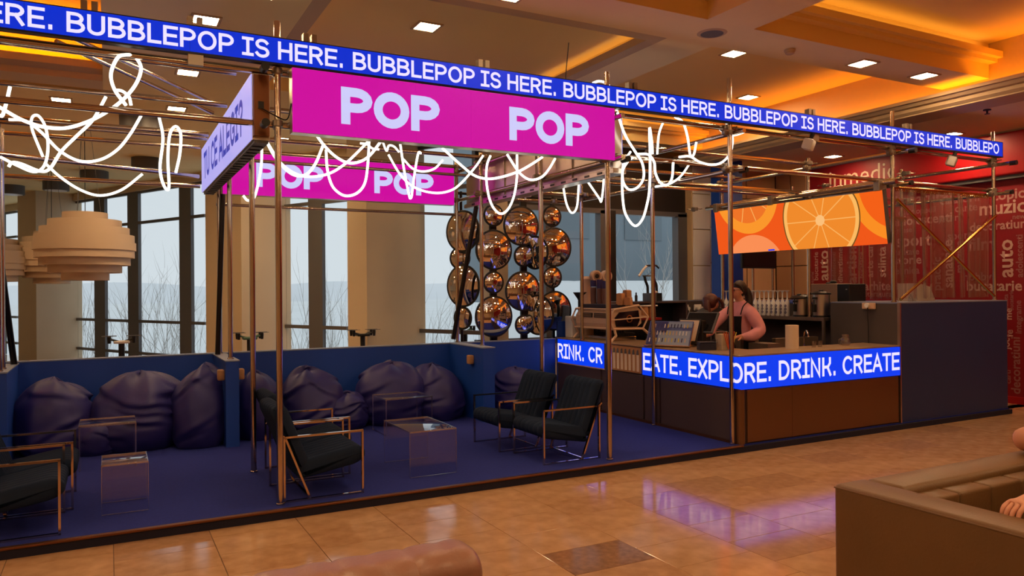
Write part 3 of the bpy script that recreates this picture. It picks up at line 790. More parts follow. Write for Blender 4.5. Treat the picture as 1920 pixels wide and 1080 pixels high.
neon('white neon tube in a deep sagging curve left of the side screen', *A_, [(60,500),(180,510),(290,590),(420,720),(560,790),(700,780),(820,710),(910,600),(990,465)], 7.2)
neon('white neon tube running diagonally down to a low hook at left', *A_, [(740,340),(650,500),(540,610),(430,720),(350,840),(280,860),(150,810),(85,800),(60,830)], 6.8)
neon('white neon tube with a narrow upright loop at far left', *A_, [(0,760),(120,820),(240,865),(310,820),(335,700),(320,560),(270,475),(225,485),(225,570),(300,760)], 7.5, 7.7)
neon('lowest hanging neon curve above the round lamps', *A_, [(310,800),(420,900),(560,990),(700,1030),(850,990),(995,880)], 8.0)
neon('narrow hanging neon loop just left of the side screen', *B_, [(805,590),(825,700),(810,850),(830,940),(855,950),(850,800),(860,680),(890,640),(915,680),(910,780),(890,875)], 7.0)
neon('short neon knot around the tall loop at upper left', *A_, [(795,295),(850,300),(900,340),(915,400)], 6.55)
neon('neon curve directly under the left part of the large pink screen', *D_, [(300,130),(400,260),(520,370),(650,430),(780,410),(880,340),(990,200)], 6.3)
neon('neon curve starting under the side screen and rising to a peak', *C_, [(315,700),(370,800),(450,880),(520,885),(570,830),(610,735)], 6.4)
neon('long shallow neon curve crossing the first POP of the back screen', *C_, [(320,710),(400,830),(500,890),(620,885),(720,830),(840,715)], 6.9)
neon('upright neon strand between two poles beneath the side screen', *C_, [(300,730),(295,850),(265,990),(230,1015),(205,990)], 7.4)
neon('deep U-shaped neon loop between the two POPs of the back screen', *D_, [(405,290),(420,500),(470,670),(560,760),(650,780),(750,740),(820,640),(850,450),(865,190)], 6.6)
neon('pointed V-shaped neon strand over the second POP of the back screen', *D_, [(1195,220),(1240,520),(1290,770),(1305,805),(1320,770),(1335,640),(1385,340),(1420,325)], 6.8)
neon('long neon curve passing the right end of the back screen', *D_, [(1070,340),(1180,530),(1290,650),(1420,720),(1590,750),(1740,720),(1850,640),(1990,480),(2080,350)], 7.3)
neon('small neon sag above the second POP of the back screen', *D_, [(1230,390),(1330,490),(1440,520),(1560,490),(1650,400)], 7.6)
neon('short neon bows behind the lower edge of the large pink screen', *D_, [(770,220),(840,230),(900,275),(970,285)], 7.8)
neon('short arched neon piece in the middle below the large pink screen', *D_, [(1010,205),(1050,300),(1075,245),(1130,255),(1185,315)], 7.8)
neon('broad neon curve below the right half of the large pink screen', *E_, [(-60,100),(0,155),(150,290),(280,390),(420,425),(570,405),(740,350),(870,280),(1000,195)], 6.2)
neon('long drooping neon loop in front of the round mirrors', *E_, [(450,180),(415,270),(405,420),(430,600),(480,730),(560,795),(640,740),(700,600),(730,400),(730,170)], 6.5)
neon('neon curve at the right end under the large pink screen', *E_, [(625,165),(740,340),(830,420),(910,435),(1000,400),(1070,320),(1135,210)], 6.3)
neon('small U-shaped neon loop beside the steel screen back', *E_, [(1220,510),(1255,690),(1310,785),(1365,720),(1385,480)], 7.2)
neon('small V-shaped neon strand left of the front middle pole', *E_, [(1480,455),(1600,630),(1622,665),(1640,550),(1650,410)], 7.0)
neon('neon tube falling from the screen corner into a round loop', *F_, [(160,20),(230,230),(320,380),(380,480),(390,600),(340,680),(270,700),(220,640),(215,540),(260,460),(300,430)], 5.79, 5.80)
neon('longest hanging neon loop, right of the front middle pole', *F_, [(280,380),(225,470),(210,600),(215,780),(240,910),(315,1005),(380,950),(420,820),(440,690),(445,450),(440,180),(460,300),(465,400)], 5.8)
neon('curled neon piece in the centre of the right cluster', *F_, [(345,400),(430,405),(480,470),(490,560),(530,640),(590,660),(630,600),(640,470)], 5.785)
neon('arched neon strand left of the oval in the right cluster', *F_, [(560,120),(520,230),(505,400)], 6.5)
neon('neon arch dropping from the ticker in the right cluster', *F_, [(655,88),(720,130),(760,250),(785,410),(815,400),(835,300)], 5.9)
neon('wide neon hook left of the kiosk corner pole', *F_, [(690,425),(780,420),(860,465),(960,490),(1050,470),(1120,390),(1140,260),(1090,140)], 5.79)
neon('small neon saucer curve at the kiosk corner pole', *F_, [(1020,175),(1080,230),(1160,240),(1250,210)], 6.0)
neon('neon strand sloping down at the bottom of the right cluster', *F_, [(780,480),(700,590),(600,655),(490,675)], 6.6)
neon('short neon curl peeking over the ticker', *G_, [(855,575),(900,562),(950,578),(985,618)], 5.9)

# ------------------------------------------------------------------ armchairs (local: faces +x, width along y, rear at x=0)
def bar(mb, a, b, w=.015, d=.022):
    a, b = Vector(a), Vector(b); t = (b-a).normalized(); yv = Vector((0, 1, 0))
    n = t.cross(yv)
    if n.length < .1: n = Vector((0, 0, 1)); yv = t.cross(n)
    n.normalize(); e = t*w
    q = [-yv*d/2-n*w/2, yv*d/2-n*w/2, yv*d/2+n*w/2, -yv*d/2+n*w/2]
    A = [mb.bm.verts.new(a-e*.5+v) for v in q]; B = [mb.bm.verts.new(b+e*.5+v) for v in q]
    mb.bm.faces.new(A[::-1]); mb.bm.faces.new(B)
    for i in range(4): mb.bm.faces.new((A[i], A[(i+1) % 4], B[(i+1) % 4], B[i]))
def cushion(loop, y0, y1, nch, depth):
    mb = MB(); c = Vector((sum(p[0] for p in loop)/len(loop), sum(p[1] for p in loop)/len(loop))); rings = []
    ns = nch*6; L = len(loop)
    for k in range(ns+1):
        y = y0+(y1-y0)*k/ns; s_ = abs(math.sin(math.pi*nch*k/ns)); d = depth*(1-s_**.6)
        e = min(k, ns-k)/ns
        if e < .03: d += .03*(1-e/.03)**1.5
        ring = []
        for i, p in enumerate(loop):
            a, b = Vector(loop[i-1]), Vector(loop[(i+1) % L]); tn = (b-a).normalized(); nrm = Vector((tn.y, -tn.x))
            if nrm.dot(Vector(p)-c) < 0: nrm = -nrm
            q = Vector(p)-nrm*d; ring.append(mb.bm.verts.new((q.x, y, q.y)))
        rings.append(ring)
    for A, B in zip(rings, rings[1:]):
        for i in range(L): mb.bm.faces.new((A[i], A[(i+1) % L], B[(i+1) % L], B[i]))
    mb.bm.faces.new(rings[0][::-1]); mb.bm.faces.new(rings[-1])
    return mb
def rounded(poly, r, n=5):
    out = []
    m = len(poly)
    for i in range(m):
        p = Vector(poly[i]); a = (Vector(poly[i-1])-p); b = (Vector(poly[(i+1) % m])-p)
        k = min(r, a.length*.45, b.length*.45); A = p+a.normalized()*k; B = p+b.normalized()*k
        for j in range(n+1):
            t_ = j/n; out.append(tuple((1-t_)**2*A+2*t_*(1-t_)*p+t_*t_*B))
    return out
def make_chair():
    t = thing('armchair', 'x', 'armchair', group='black channel-tufted armchairs with chrome frames')
    for s in (-1, 1):
        y = s*.285; mb = MB()
        bar(mb, (0,y,.006), (.6,y,.006)); bar(mb, (.6,y,.006), (.6,y,.488)); bar(mb, (.6,y,.488), (0,y,.488)); bar(mb, (0,y,.488), (0,y,.006))
        bar(mb, (.012,y,.475), (.19,y,.012)); bar(mb, (-.02,y,.51), (.012,y,.48))
        mb.build('side_frame', 'chrome', t)
    mb = MB(); bar(mb, (.19,-.28,.02), (.19,.28,.02), .011, .019); mb.build('cross_bar', 'chrome', t)
    mb = MB(); bar(mb, (.02,-.28,.49), (.02,.28,.49), .011, .019); mb.build('cross_bar', 'chrome', t)
    cushion(rounded([(.10,.15),(.56,.225),(.635,.27),(.63,.345),(.56,.375),(.14,.30)], .05), -.272, .272, 7, .022).build('seat', 'velvet', t, True)
    cushion(rounded([(.10,.19),(.20,.27),(.035,.70),(-.02,.735),(-.085,.715),(-.09,.66),(-.05,.57)], .045), -.272, .272, 7, .022).build('backrest', 'velvet', t, True)
    return t
ch0 = make_chair()
CH = [(-.89, 6.085, 0, 'nearest armchair at the left edge, dark blue-black tufted seat'), (-.84, 6.72, 0, 'second armchair at the left edge, behind the nearest one'),
      (1.155, 6.115, 0, 'black armchair facing right, nearer of the pair by the front left pole'), (1.235, 6.77, 0, 'black armchair facing right, farther of the middle pair'),
      (4.055, 6.205, math.pi, 'black armchair facing left, nearer of the pair by the kiosk'), (3.96, 6.9, math.pi, 'black armchair facing left, farther of the pair by the kiosk')]
for i, (x, y, a, lb) in enumerate(CH):
    o = ch0 if i == 0 else copy_tree(ch0)
    o.location = (x, y, PZ); o.rotation_euler = (0, 0, a); o['label'] = lb

# ------------------------------------------------------------------ acrylic tables
def acrylic_table(x0, x1, y0, y1, h, axis, label):
    t = thing('acrylic_table', label, 'table', ((x0+x1)/2, (y0+y1)/2, PZ), group='clear acrylic side tables'); th = .012
    z0, z1 = PZ, PZ+h
    MB().box(x0, x1, y0, y1, z1-th, z1, bev=.004, seg=2).build('table_top', 'acrylic_slab', t, True)
    if axis == 'Y': sides = ((x0, x1, y0, y0+th), (x0, x1, y1-th, y1))
    else: sides = ((x0, x0+th, y0, y1), (x1-th, x1, y0, y1))
    for a, b, c, d in sides: MB().box(a, b, c, d, z0, z1-th).build('side_panel', 'acrylic', t)
    e = MB()
    for a, b, c, d in sides:
        if axis == 'Y':
            for x in (a, b): e.box(x-.002, x+.002, c, d, z0, z1)
            e.box(a, b, c, d, z0, z0+.005)
        else:
            for y in (c, d): e.box(a, b, y-.002, y+.002, z0, z1)
            e.box(a, b, c, d, z0, z0+.005)
    e.box(x0-.001, x0+.003, y0, y1, z1-th, z1+.001).box(x1-.003, x1+.001, y0, y1, z1-th, z1+.001).box(x0, x1, y0-.001, y0+.003, z1-th, z1+.001).box(x0, x1, y1-.003, y1+.001, z1-th, z1+.001)
    e.build('polished_edge', 'acrylic_edge', t)
acrylic_table(2.235, 2.66, 6.06, 6.745, .39, 'Y', 'clear acrylic table with a bright top in front of the middle booth')
acrylic_table(-.05, .25, 6.13, 6.5, .36, 'Y', 'small clear acrylic table near the left armchairs')
acrylic_table(2.655, 3.2, 7.95, 8.42, .4, 'X', 'clear acrylic table standing before the bean bags in the middle booth')
acrylic_table(-.24, .22, 7.75, 8.2, .4, 'X', 'clear acrylic table among the bean bags of the left booth')

# ------------------------------------------------------------------ bean bags
def bean(x, y, rx, ry, h, lean, seed, label, squash=2., slump=0.):
    rnd = random.Random(seed); mb = MB(); nu, nv = 72, 44; rings = []
    cr = [(rnd.uniform(0, 6.28), rnd.uniform(.15, .8), rnd.uniform(-.5, .5), rnd.uniform(.5, 1.3), rnd.uniform(.04, .11)) for _ in range(14)]   # fold: angle, height, slope, length, depth
    for j in range(nv+1):
        v = j/nv
        if v < .38: r = .74+.26*math.sin(v/.38*math.pi/2); z = .34*(v/.38)**1.25
        else:
            w = (v-.38)/.62; r = max(0., 1-w**(squash+.5))**.5; z = .34+.66*w**.9*(1-.08*w)/.92
        r = max(r, .03); ring = []
        for i in range(nu):
            a = 2*math.pi*i/nu; ca, sa = math.cos(a), math.sin(a)
            k = 1+.14*noise.noise((ca*1.1+seed*3.1, sa*1.1, v*1.6))+.05*noise.noise((ca*2.6, sa*2.6+seed*5.3, v*4.2))
            for fa, fv, fs, fl, fd in cr:
                da = (a-fa+math.pi) % (2*math.pi)-math.pi
                if abs(da) < fl:
                    q = (v-fv-fs*da*.5)/.045
                    k += fd*(1-abs(da)/fl)*(math.exp(-(q-1.1)**2)-1.2*math.exp(-q*q))
            k += .05*max(0, v-.55)/.45*math.sin(3*a+seed+6*v)
            zz = z*h*(1+.10*noise.noise((ca*1.3+seed, sa*1.3, v*1.5)))
            X = ca*rx*r*k+lean[0]*v*v*h; Y = sa*ry*r*k+lean[1]*v*v*h
            if slump and v > .35: zz -= slump*h*max(0, -sa)*math.sin((v-.35)/.65*math.pi)
            ring.append(mb.bm.verts.new((x+X, min(y+Y, 9.205), PZ+max(zz, 0))))
        rings.append(ring)
    for A, B in zip(rings, rings[1:]):
        for i in range(nu): mb.bm.faces.new((A[i], A[(i+1) % nu], B[(i+1) % nu], B[i]))
    mb.bm.faces.new(rings[0][::-1]); mb.bm.faces.new(rings[-1])
    t = thing('bean_bag', label, 'bean bag', (x, y, PZ), group='purple bean bags')
    o = mb.build('bag_body', 'bag', t, False)
    for p in o.data.polygons: p.use_smooth = True
    cx, cy, cz = x+lean[0]*h, min(y+lean[1]*h, 9.16), PZ+h*.97
    MB().tube(catmull([(cx-.06,cy,cz-.04),(cx-.03,cy-.01,cz+.02),(cx+.02,cy-.01,cz+.025),(cx+.06,cy,cz-.04)],4), .013, 6).build('carry_loop', 'bag', o, True)
    return t
bean(-.47, 8.80, .36, .34, .72, (-.02, .20), 1, 'tall slouched bean bag in the left corner of the left booth', 2.0)
bean(-.12, 8.55, .20, .18, .30, (.02, .1), 12, 'small bean bag slumped beside the left corner bag', 2.6)
bean(.27, 8.68, .43, .36, .74, (.03, .22), 2, 'wide folded bean bag in the middle of the left booth', 2.6, .12)
bean(.82, 8.50, .29, .30, .80, (.10, .20), 3, 'upright bean bag leaning on the middle divider', 1.7)
bean(1.44, 8.62, .25, .3, .70, (-.02, .15), 4, 'bean bag half hidden behind the rear left pole', 1.8)
bean(2.08, 8.78, .36, .32, .70, (-.06, .18), 5, 'peaked bean bag left of the far acrylic table', 1.7)
bean(2.44, 8.68, .26, .25, .40, (0, .1), 6, 'low round bean bag right of the peaked one', 2.6)
bean(3.02, 8.78, .42, .36, .70, (.05, .18), 7, 'round bean bag behind the far acrylic table', 2.2)
bean(3.60, 8.78, .34, .36, .66, (-.04, .18), 8, 'gathered bean bag in the right corner of the middle booth', 2.6, .1)
bean(4.75, 8.85, .34, .3, .55, (.02, .1), 9, 'bean bag behind the armchairs near the kiosk', 2.2)

# ------------------------------------------------------------------ kiosk
LX, FY, CZ = 5.60, 5.70, .955
lc = thing('bar_counter', 'left bar counter with blue LED band reading DRINK CREATE EXPLORE', 'counter', (5.9, 7.4, PZ))
MB().box(LX+.02, 6.2, FY+.06, 9.2, PZ, CZ-.01).build('carcass', 'counter_dark', lc)
for a, b in ((5.76, 6.92), (6.95, 7.22), (7.25, 8.1), (8.13, 9.18)):
    MB().box(LX, LX+.02, a, b, PZ+.03, .615, bev=.002).build('panel', 'counter_dark', lc)
MB().box(LX-.006, LX+.02, 5.75, 9.19, PZ, PZ+.03).build('kick_strip', 'bronze_trim', lc)
MB().box(LX-.012, LX+.02, 8.03, 9.17, .62, .635).build('ledge', 'cream', lc)
for a, b in ((8.05, 8.61), (8.61, 9.165), (5.655, 6.19), (6.19, 6.72), (6.72, 7.245)):
    MB().box(LX-.012, LX+.02, a+.0006, b-.0006, .634, CZ).build('led_module', 'led_blue', lc)
fab = MB().box(LX-.004, LX+.02, 7.28, 7.9, .64, .948).build('sample_panel', 'kraft', lc)
for i in range(7):
    y = 7.34+i*.08; MB().prism(arc(0, 0, .024, 0, 360, 9)[:-1], .66, .86, lambda u, v, h_, y=y: (LX-.004+u*.3, y+v, h_)).build('paper_tube', 'paper', fab, True)
    MB().prism([(-.018,0),(.018,0),(.008,.05),(-.01,.06)], -.004, .004, lambda u, v, h_, y=y: (LX-.012+h_, y+u, .86+v)).build('paper_tip', 'grey_dark', fab)
MB().box(LX-.004, LX+.02, 7.9, 8.04, .62, CZ).build('steel_post', 'panel_grey', lc)
# LED phrase around the corner
u_of = lambda y: 9.17-y
hh = .205
seg1 = 'RINK. CR'; w1 = (1.115)/text_width(seg1, hh, 1, .1)
lettering(seg1, lambda u, v: (LX-.0135, 9.16-u, .692+v), hh, th=.16, wx=w1, u0=0, parent=lc)
seg2 = 'EATE. EXPLO'; w2 = 1.03*(7.235-5.66)/text_width(seg2, hh, 1, .1)
lettering(seg2, lambda u, v: (LX-.0135, 7.225-u, .692+v), hh, th=.16, wx=w2, parent=lc)
fc = thing('bar_counter', 'front bar counter with bronze panels and blue LED band reading DRINK CREATE', 'counter', (6.9, 5.7, PZ))
MB().box(5.68, 8.12, FY+.02, 6.15, PZ, CZ-.01).build('carcass', 'counter_dark', fc)
for a, b in ((5.72, 6.36), (6.363, 8.10)): MB().box(a, b, FY, FY+.02, PZ+.012, .617, bev=.0015).build('panel', 'counter_bronze', fc)
MB().tube([(5.655, 5.735, PZ), (5.655, 5.735, .63)], .045, 14).build('corner_post', 'counter_bronze', fc, True)
for i in range(5):
    a = 5.625+i*.498; MB().box(a+.0006, a+.4975, FY-.012, FY+.02, .625, CZ-.004).build('led_module', 'led_blue', fc)
MB().box(8.115, 8.135, FY-.016, FY+.02, PZ, 1.465).build('edge_trim', 'steel_brushed', fc)
seg3 = 'RE. DRINK. CREATE'; w3 = (8.115-5.665)/text_width(seg3, hh, 1, .1)
lettering(seg3, lambda u, v: (5.672+u, FY-.0135, .688+v), hh, th=.16, wx=w3, parent=fc)
wt = MB().box(LX-.012, 6.22, 6.18, 9.2, CZ, CZ+.02, bev=.004).box(LX-.012, 8.115, FY-.012, 6.18, CZ, CZ+.02, bev=.004).build('worktop', 'worktop')
tag(wt, 'brown stone-look bar worktop wrapping the kiosk corner', 'worktop')
WZ = CZ+.02
# inner low bench with sink behind the front counter
ib = thing('sink_bench', 'stainless steel sink bench behind the front counter', 'sink', (7.3, 6.45, PZ))
MB().box(6.5, 8.1, 6.2, 6.75, PZ, .86).build('body', 'steel_brushed', ib); MB().box(6.5, 8.1, 6.19, 6.76, .86, .89).build('top', 'steel_brushed', ib)
MB().box(7.2, 7.95, 6.7, 6.76, .89, 1.03).build('splash_back', 'steel_brushed', ib); MB().box(6.75, 6.95, 6.4, 6.7, .89, 1.0).build('splash_end', 'steel_brushed', ib)
for x, hgt, nm in ((7.35, .26, 'smaller chrome gooseneck tap left at the kiosk sink'), (7.52, .235, 'larger chrome gooseneck tap right at the kiosk sink')):
    t = thing('tap', nm, 'tap', (x, 6.55, .89))
    s_ = 1 if x > 7.4 else -1
    MB().tube(catmull([(x,6.55,.89),(x,6.55,.89+hgt*.75),(x-.03,6.5,.89+hgt),(x-.09,6.42,.89+hgt*.98),(x-.12,6.38,.89+hgt*.72)],6), .009, 8).build('spout', 'chrome', t, True)
    MB().lathe([(.018,0),(.018,.03),(.012,.05)], 12, (x,6.55,.89)).build('base', 'chrome', t, True)
# blue end block
bb = thing('end_block', 'tall dark blue block at the right end of the kiosk', 'cabinet', (9.2, 5.7, 0))
MB().box(8.135, 10.29, FY, 6.65, .05, 1.455).build('body', 'blue_box', bb); MB().box(8.135, 10.295, FY-.004, 6.65, 1.455, 1.468).build('cap', 'blue_top', bb)
MB().box(8.12, 8.136, FY+.02, 6.65, PZ, 1.452).build('inner_panel', 'panel_grey', bb)
MB().box(8.12, 10.3, FY-.006, FY+.02, 0, .05).build('plinth', 'carpet_side', bb)
pb = thing('kiosk_side_partition', 'blue-topped partition behind the shelf of urns', 'partition', (9, 8, PZ))
MB().box(8.47, 10.29, 6.66, 9.2, PZ, 1.43).build('body', 'panel_grey', pb); MB().box(8.46, 10.29, 6.655, 9.2, 1.43, 1.444).build('cap', 'blue_paint', pb)
# wall socket box with cable on the inner panel
t = thing('socket_box', 'cream socket box with plug and hanging cable on the grey kiosk panel', 'socket', (8.11, 6.05, 1.3))
MB().box(8.085, 8.12, 6.0, 6.17, 1.385, 1.46, bev=.006).build('box', 'cream', t); MB().lathe([(.028,-.03),(.028,0),(.02,.01)], 12, (8.085,6.085,1.43), 'X').build('plug', 'white_plastic', t, True)
MB().tube(catmull([(8.08,6.085,1.41),(8.075,6.08,1.3),(8.08,6.075,1.15),(8.085,6.08,.95)],5), .006, 6).build('cable', 'black', t)
# side shelf
sh = thing('side_shelf', 'grey shelf with silver edge along the right side of the kiosk', 'shelf', (8.25, 7.7, PZ))
MB().box(8.05, 8.465, 6.7, 8.75, 1.225, 1.262).build('board', 'panel_grey', sh); MB().box(8.035, 8.052, 6.69, 8.75, 1.222, 1.265).build('front_edge', 'steel_brushed', sh)
MB().box(8.035, 8.065, 6.685, 6.715, .88, 1.222).build('post', 'steel_brushed', sh); MB().box(8.05, 8.465, 6.7, 8.75, PZ, .88).build('base_cabinet', 'counter_dark', sh)
MB().box(8.44, 8.465, 6.7, 8.75, .88, 1.225).build('back_board', 'panel_grey', sh)
SZ = 1.262
# slush cups in a row on the shelf
def slush_cup():
    t = thing('slush_cup', 'x', 'cup', group='white yard cups in a row')
    cb = MB().lathe([(.028,0),(.033,.01),(.034,.15),(.03,.19),(.012,.235),(.009,.25),(.009,.315),(.016,.335),(.030,.345),(.030,.352)], 14).build('cup_body', 'white_plastic', t, True)
    for k in range(3):
        z = .045+k*.045
        MB().tube(catmull([(-.0345,-.012,z),(-.036,.0,z+.022),(-.0345,.013,z+.005),(-.036,.0,z-.012),(-.0345,-.014,z+.014)],3), .0038, 5).build('printed_mark', 'cup_purple', cb)
    return t
sc0 = slush_cup()
words_ = ['first', 'second', 'third', 'fourth', 'fifth', 'sixth', 'seventh', 'eighth', 'ninth', 'tenth', 'eleventh', 'twelfth', 'thirteenth', 'fourteenth', 'fifteenth']
for i in range(15):
    o = sc0 if i == 0 else copy_tree(sc0)
    o.location = (8.2, 7.42+i*.083, SZ); o['label'] = 'white yard cup with purple print, %s from the steel urns' % words_[i]
# urns
def urn(x, y, h, lid_open, label):
    t = thing('drink_urn', label, 'urn', (x, y, SZ)); z = SZ; r = .105
    MB().lathe([(r+.008,0),(r+.008,.02),(r,.022),(r,h),(r-.01,h+.004)], 28, (x,y,z)).build('body', 'steel_brushed', t, True)
    MB().lathe([(r+.012,0),(r+.012,.022),(r-.03,.03)], 28, (x,y,z)).build('base_ring', 'black', t, True)
    mt = Matrix.Rotation(R(-9 if lid_open else 0), 4, 'Y')
    MB().lathe([(r+.016,h+.002),(r+.018,h+.018),(r-.01,h+.036),(.03,h+.044),(.028,h+.058),(.001,h+.06)], 28, (x,y,z), mtx=mt).build('lid', 'black', t, True)
    MB().box(x-r-.05, x-r+.02, y-.012, y+.012, z+.07, z+.17, bev=.006).tube([(x-r-.03,y,z+.17),(x-r-.03,y,z+.23)], .008, 6).build('tap', 'black', t)
    MB().box(x-r-.03, x-r-.004, y-.035, y+.035, z+h-.06, z+h-.03, bev=.005).build('handle', 'black', t)
urn(8.25, 7.22, .25, True, 'steel drink urn with its black lid ajar, left of the pair'); urn(8.25, 6.9, .295, False, 'steel drink urn with flat black lid, right of the pair')
t = thing('icebox', 'cream appliance with a black side on the partition', 'appliance', (8.62, 6.85, 1.444))
MB().box(8.5, 8.8, 6.86, 7.3, 1.446, 1.70, bev=.008).build('body', 'cream_dark', t); MB().box(8.5, 8.82, 6.665, 6.855, 1.446, 1.695, bev=.006).build('side_unit', 'black', t)
MB().tube([(8.6,6.95,1.70),(8.6,7.1,1.70)], .02, 8).ball((8.58,6.98,1.725), .035, .05, .02).build('lid_knob', 'black', t, True); MB().box(8.49, 8.5, 6.7, 6.715, 1.62, 1.628).build('indicator', 'white_plastic', t)
# back panels of the kiosk
bp = thing('kiosk_back_panel', 'dark back panel of the kiosk below the window', 'partition', (7.5, 9.2, PZ))
MB().box(6.0, 8.46, 9.205, 9.26, PZ, 1.455).build('board', 'panel_grey', bp); MB().box(6.0, 8.46, 9.2, 9.27, 1.455, 1.468).build('cap', 'blue_top', bp)
tag(MB().box(5.62, 5.99, 9.215, 9.25, PZ, 1.2).build('corner_board', 'blue_paint'), 'small blue board at the back corner of the bar beside the mirrors', 'board')
bc = thing('back_cabinet', 'dark open cabinet standing at the kiosk back wall', 'cabinet', (6.7, 8.95, PZ))
MB().box(6.28, 7.7, 8.86, 9.2, 1.44, 1.466).build('top', 'counter_dark', bc)
for x in (6.28, 6.98, 7.66): MB().box(x, x+.03, 8.86, 9.2, PZ, 1.44).build('side', 'counter_dark', bc)
MB().box(6.31, 7.66, 8.87, 9.2, .85, .88).build('shelf', 'counter_dark', bc); MB().box(6.31, 7.66, 9.17, 9.2, PZ, 1.44).build('back', 'black', bc)
for x, lb in ((7.92, 'white double plug on the dark kiosk panel, left one'), (8.18, 'white double plug on the dark kiosk panel, right one')):
    t = thing('plug', lb, 'plug', (x, 9.18, 1.33)); MB().box(x-.075, x+.075, 9.175, 9.204, 1.30, 1.40, bev=.01).build('plate', 'white_plastic', t)
    for s in (-.035, .035): MB().lathe([(.028,-.05),(.03,0)], 10, (x+s,9.175,1.34), 'Y').build('plug_body', 'white_plastic', t, True); MB().tube([(x+s,9.12,1.33),(x+s,9.12,1.2)], .006, 6).build('cord', 'white_plastic', t)
# fold-out lamp/grinder on the back cabinet
t = thing('grinder', 'black grinder base with white bent arm on the back cabinet', 'grinder', (7.0, 9.0, 1.468)); gx, gy, gz = 7.15, 9.02, 1.468
MB().box(gx-.11, gx+.02, gy-.09, gy+.09, gz, gz+.12, bev=.006).build('base', 'grey_dark', t); MB().box(gx+.021, gx+.12, gy-.09, gy+.09, gz, gz+.12, bev=.006).build('base_front', 'black_gloss', t)
MB().tube(catmull([(gx-.08,gy,gz+.12),(gx-.085,gy,gz+.22),(gx-.12,gy,gz+.30),(gx-.14,gy,gz+.38)],5), .02, 8).build('arm', 'black', t, True)
MB().tube(catmull([(gx+.09,gy,gz+.12),(gx+.08,gy,gz+.24),(gx+.04,gy,gz+.32),(gx+.02,gy,gz+.38)],5), .02, 8).build('arm', 'black', t, True)
MB().box(gx-.15, gx+.03, gy-.04, gy+.04, gz+.365, gz+.385, bev=.005).build('bridge', 'grey_dark', t)
MB().tube([(gx-.24,gy,gz+.37),(gx-.16,gy,gz+.47),(gx-.10,gy,gz+.52)], .018, 8).build('white_arm', 'white_plastic', t, True)
MB().tube([(gx-.1,gy,gz+.525),(gx+.08,gy,gz+.53),(gx+.13,gy,gz+.49)], .014, 8).build('handle', 'black', t, True)
MB().tube([(gx-.1,gy,gz+.5),(gx+.05,gy,gz+.48),(gx-.08,gy,gz+.39)], .008, 6).build('link', 'clear_plastic', t, True)
MB().ball((gx+.03,gy-.02,gz+.13), .055, .05, .025).build('dish', 'white_plastic', t, True)
tag(MB().lathe([(.02,0),(.022,.08),(.01,.1),(.012,.13)], 10, (6.84,9.0,1.468)).build('spray_bottle', 'black', smooth=True), 'small black bottle left of the grinder base', 'bottle')

# espresso machine on the left counter
es = thing('espresso_machine', 'cream espresso machine with tube frame and black side panel', 'coffee machine', (6.0, 8.5, WZ))
X0, X1, Y0, Y1 = 5.72, 6.22, 8.02, 8.92
body = [(X0+.02,1.14),(X0+.36,1.12),(X1-.02,1.2),(X1-.02,1.36),(X1-.1,1.43),(X0+.06,1.385),(X0-.0,1.30),(X0-.0,1.2)]
MB().prism(body, Y0+.03, Y1-.03, lambda u, v, h_: (u, h_, v)).build('body', 'cream', es)
sp_ = MB().prism([(X0+.07,1.165),(X1-.1,1.16),(X1-.06,1.24),(X1-.08,1.37),(X0+.12,1.35),(X0+.05,1.28)], Y0+.012, Y0+.032, lambda u, v, h_: (u, h_, v)).build('side_panel', 'black_gloss', es)
MB().lathe([(.05,0),(.05,.006),(.036,.006),(.036,0)], 20, (X0+.27, Y0+.006, 1.262), 'Y').build('emblem', 'gold_steel', sp_, True)
for a, b in ((Y0+.12, Y0+.42), (Y0+.46, Y0+.72)): 
    vn = MB().box(X0-.006, X0+.004, a, b, 1.275, 1.335).build('vent', 'black', es)
    for k in range(3): MB().box(X0-.009, X0-.005, a+.02, b-.02, 1.285+k*.016, 1.291+k*.016).build('vent_slat', 'cream_dark', vn)
for y in (Y0, Y1):
    hexa = [(X0,y,1.135),(X0-.05,y,1.25),(X0+.02,y,1.385),(X1-.08,y,1.435),(X1+.07,y,1.28),(X1-.02,y,1.13)]
    MB().tube(hexa, .014, 8, closed=True).build('frame_loop', 'cream', es, True)
    MB().tube([(X0-.05,y,1.25),(X1+.07,y,1.28)], .009, 8).build('frame_bar', 'cream', es, True)
    MB().tube([(X0+.02,y,1.14),(X0+.05,y,1.05),(X0-.03,y,WZ)], .018, 8).build('leg', 'cream', es, True)
    MB().tube([(X1-.02,y,1.13),(X1+.1,y,1.04),(X1+.12,y,1.0),(X1+.02,y-.02,WZ)], .018, 8).build('leg', 'cream', es, True)
for x, z in ((X0,1.135),(X0+.02,1.385),(X1-.08,1.435),(X1+.07,1.28),(X1-.02,1.13)):
    MB().tube([(x,Y0,z),(x,Y1,z)], .014, 8).build('frame_bar', 'cream', es, True)
MB().box(X0+.1, X1-.05, Y0+.1, Y1-.1, WZ, WZ+.05, bev=.006).build('drip_tray', 'steel', es)
for y in (8.25, 8.55, 8.8):
    MB().lathe([(.03,0),(.034,.03),(.03,.06)], 12, (X0+.3,y,1.07)).build('brew_group', 'black_gloss', es, True); MB().tube([(X0+.3,y,1.08),(X0+.52,y,1.05)], .012, 8).build('portafilter', 'black', es, True)
MB().box(X0+.05, X1-.15, Y0+.2, Y1-.1, 1.37, 1.45, bev=.004).build('cup_rail', 'navy', es)
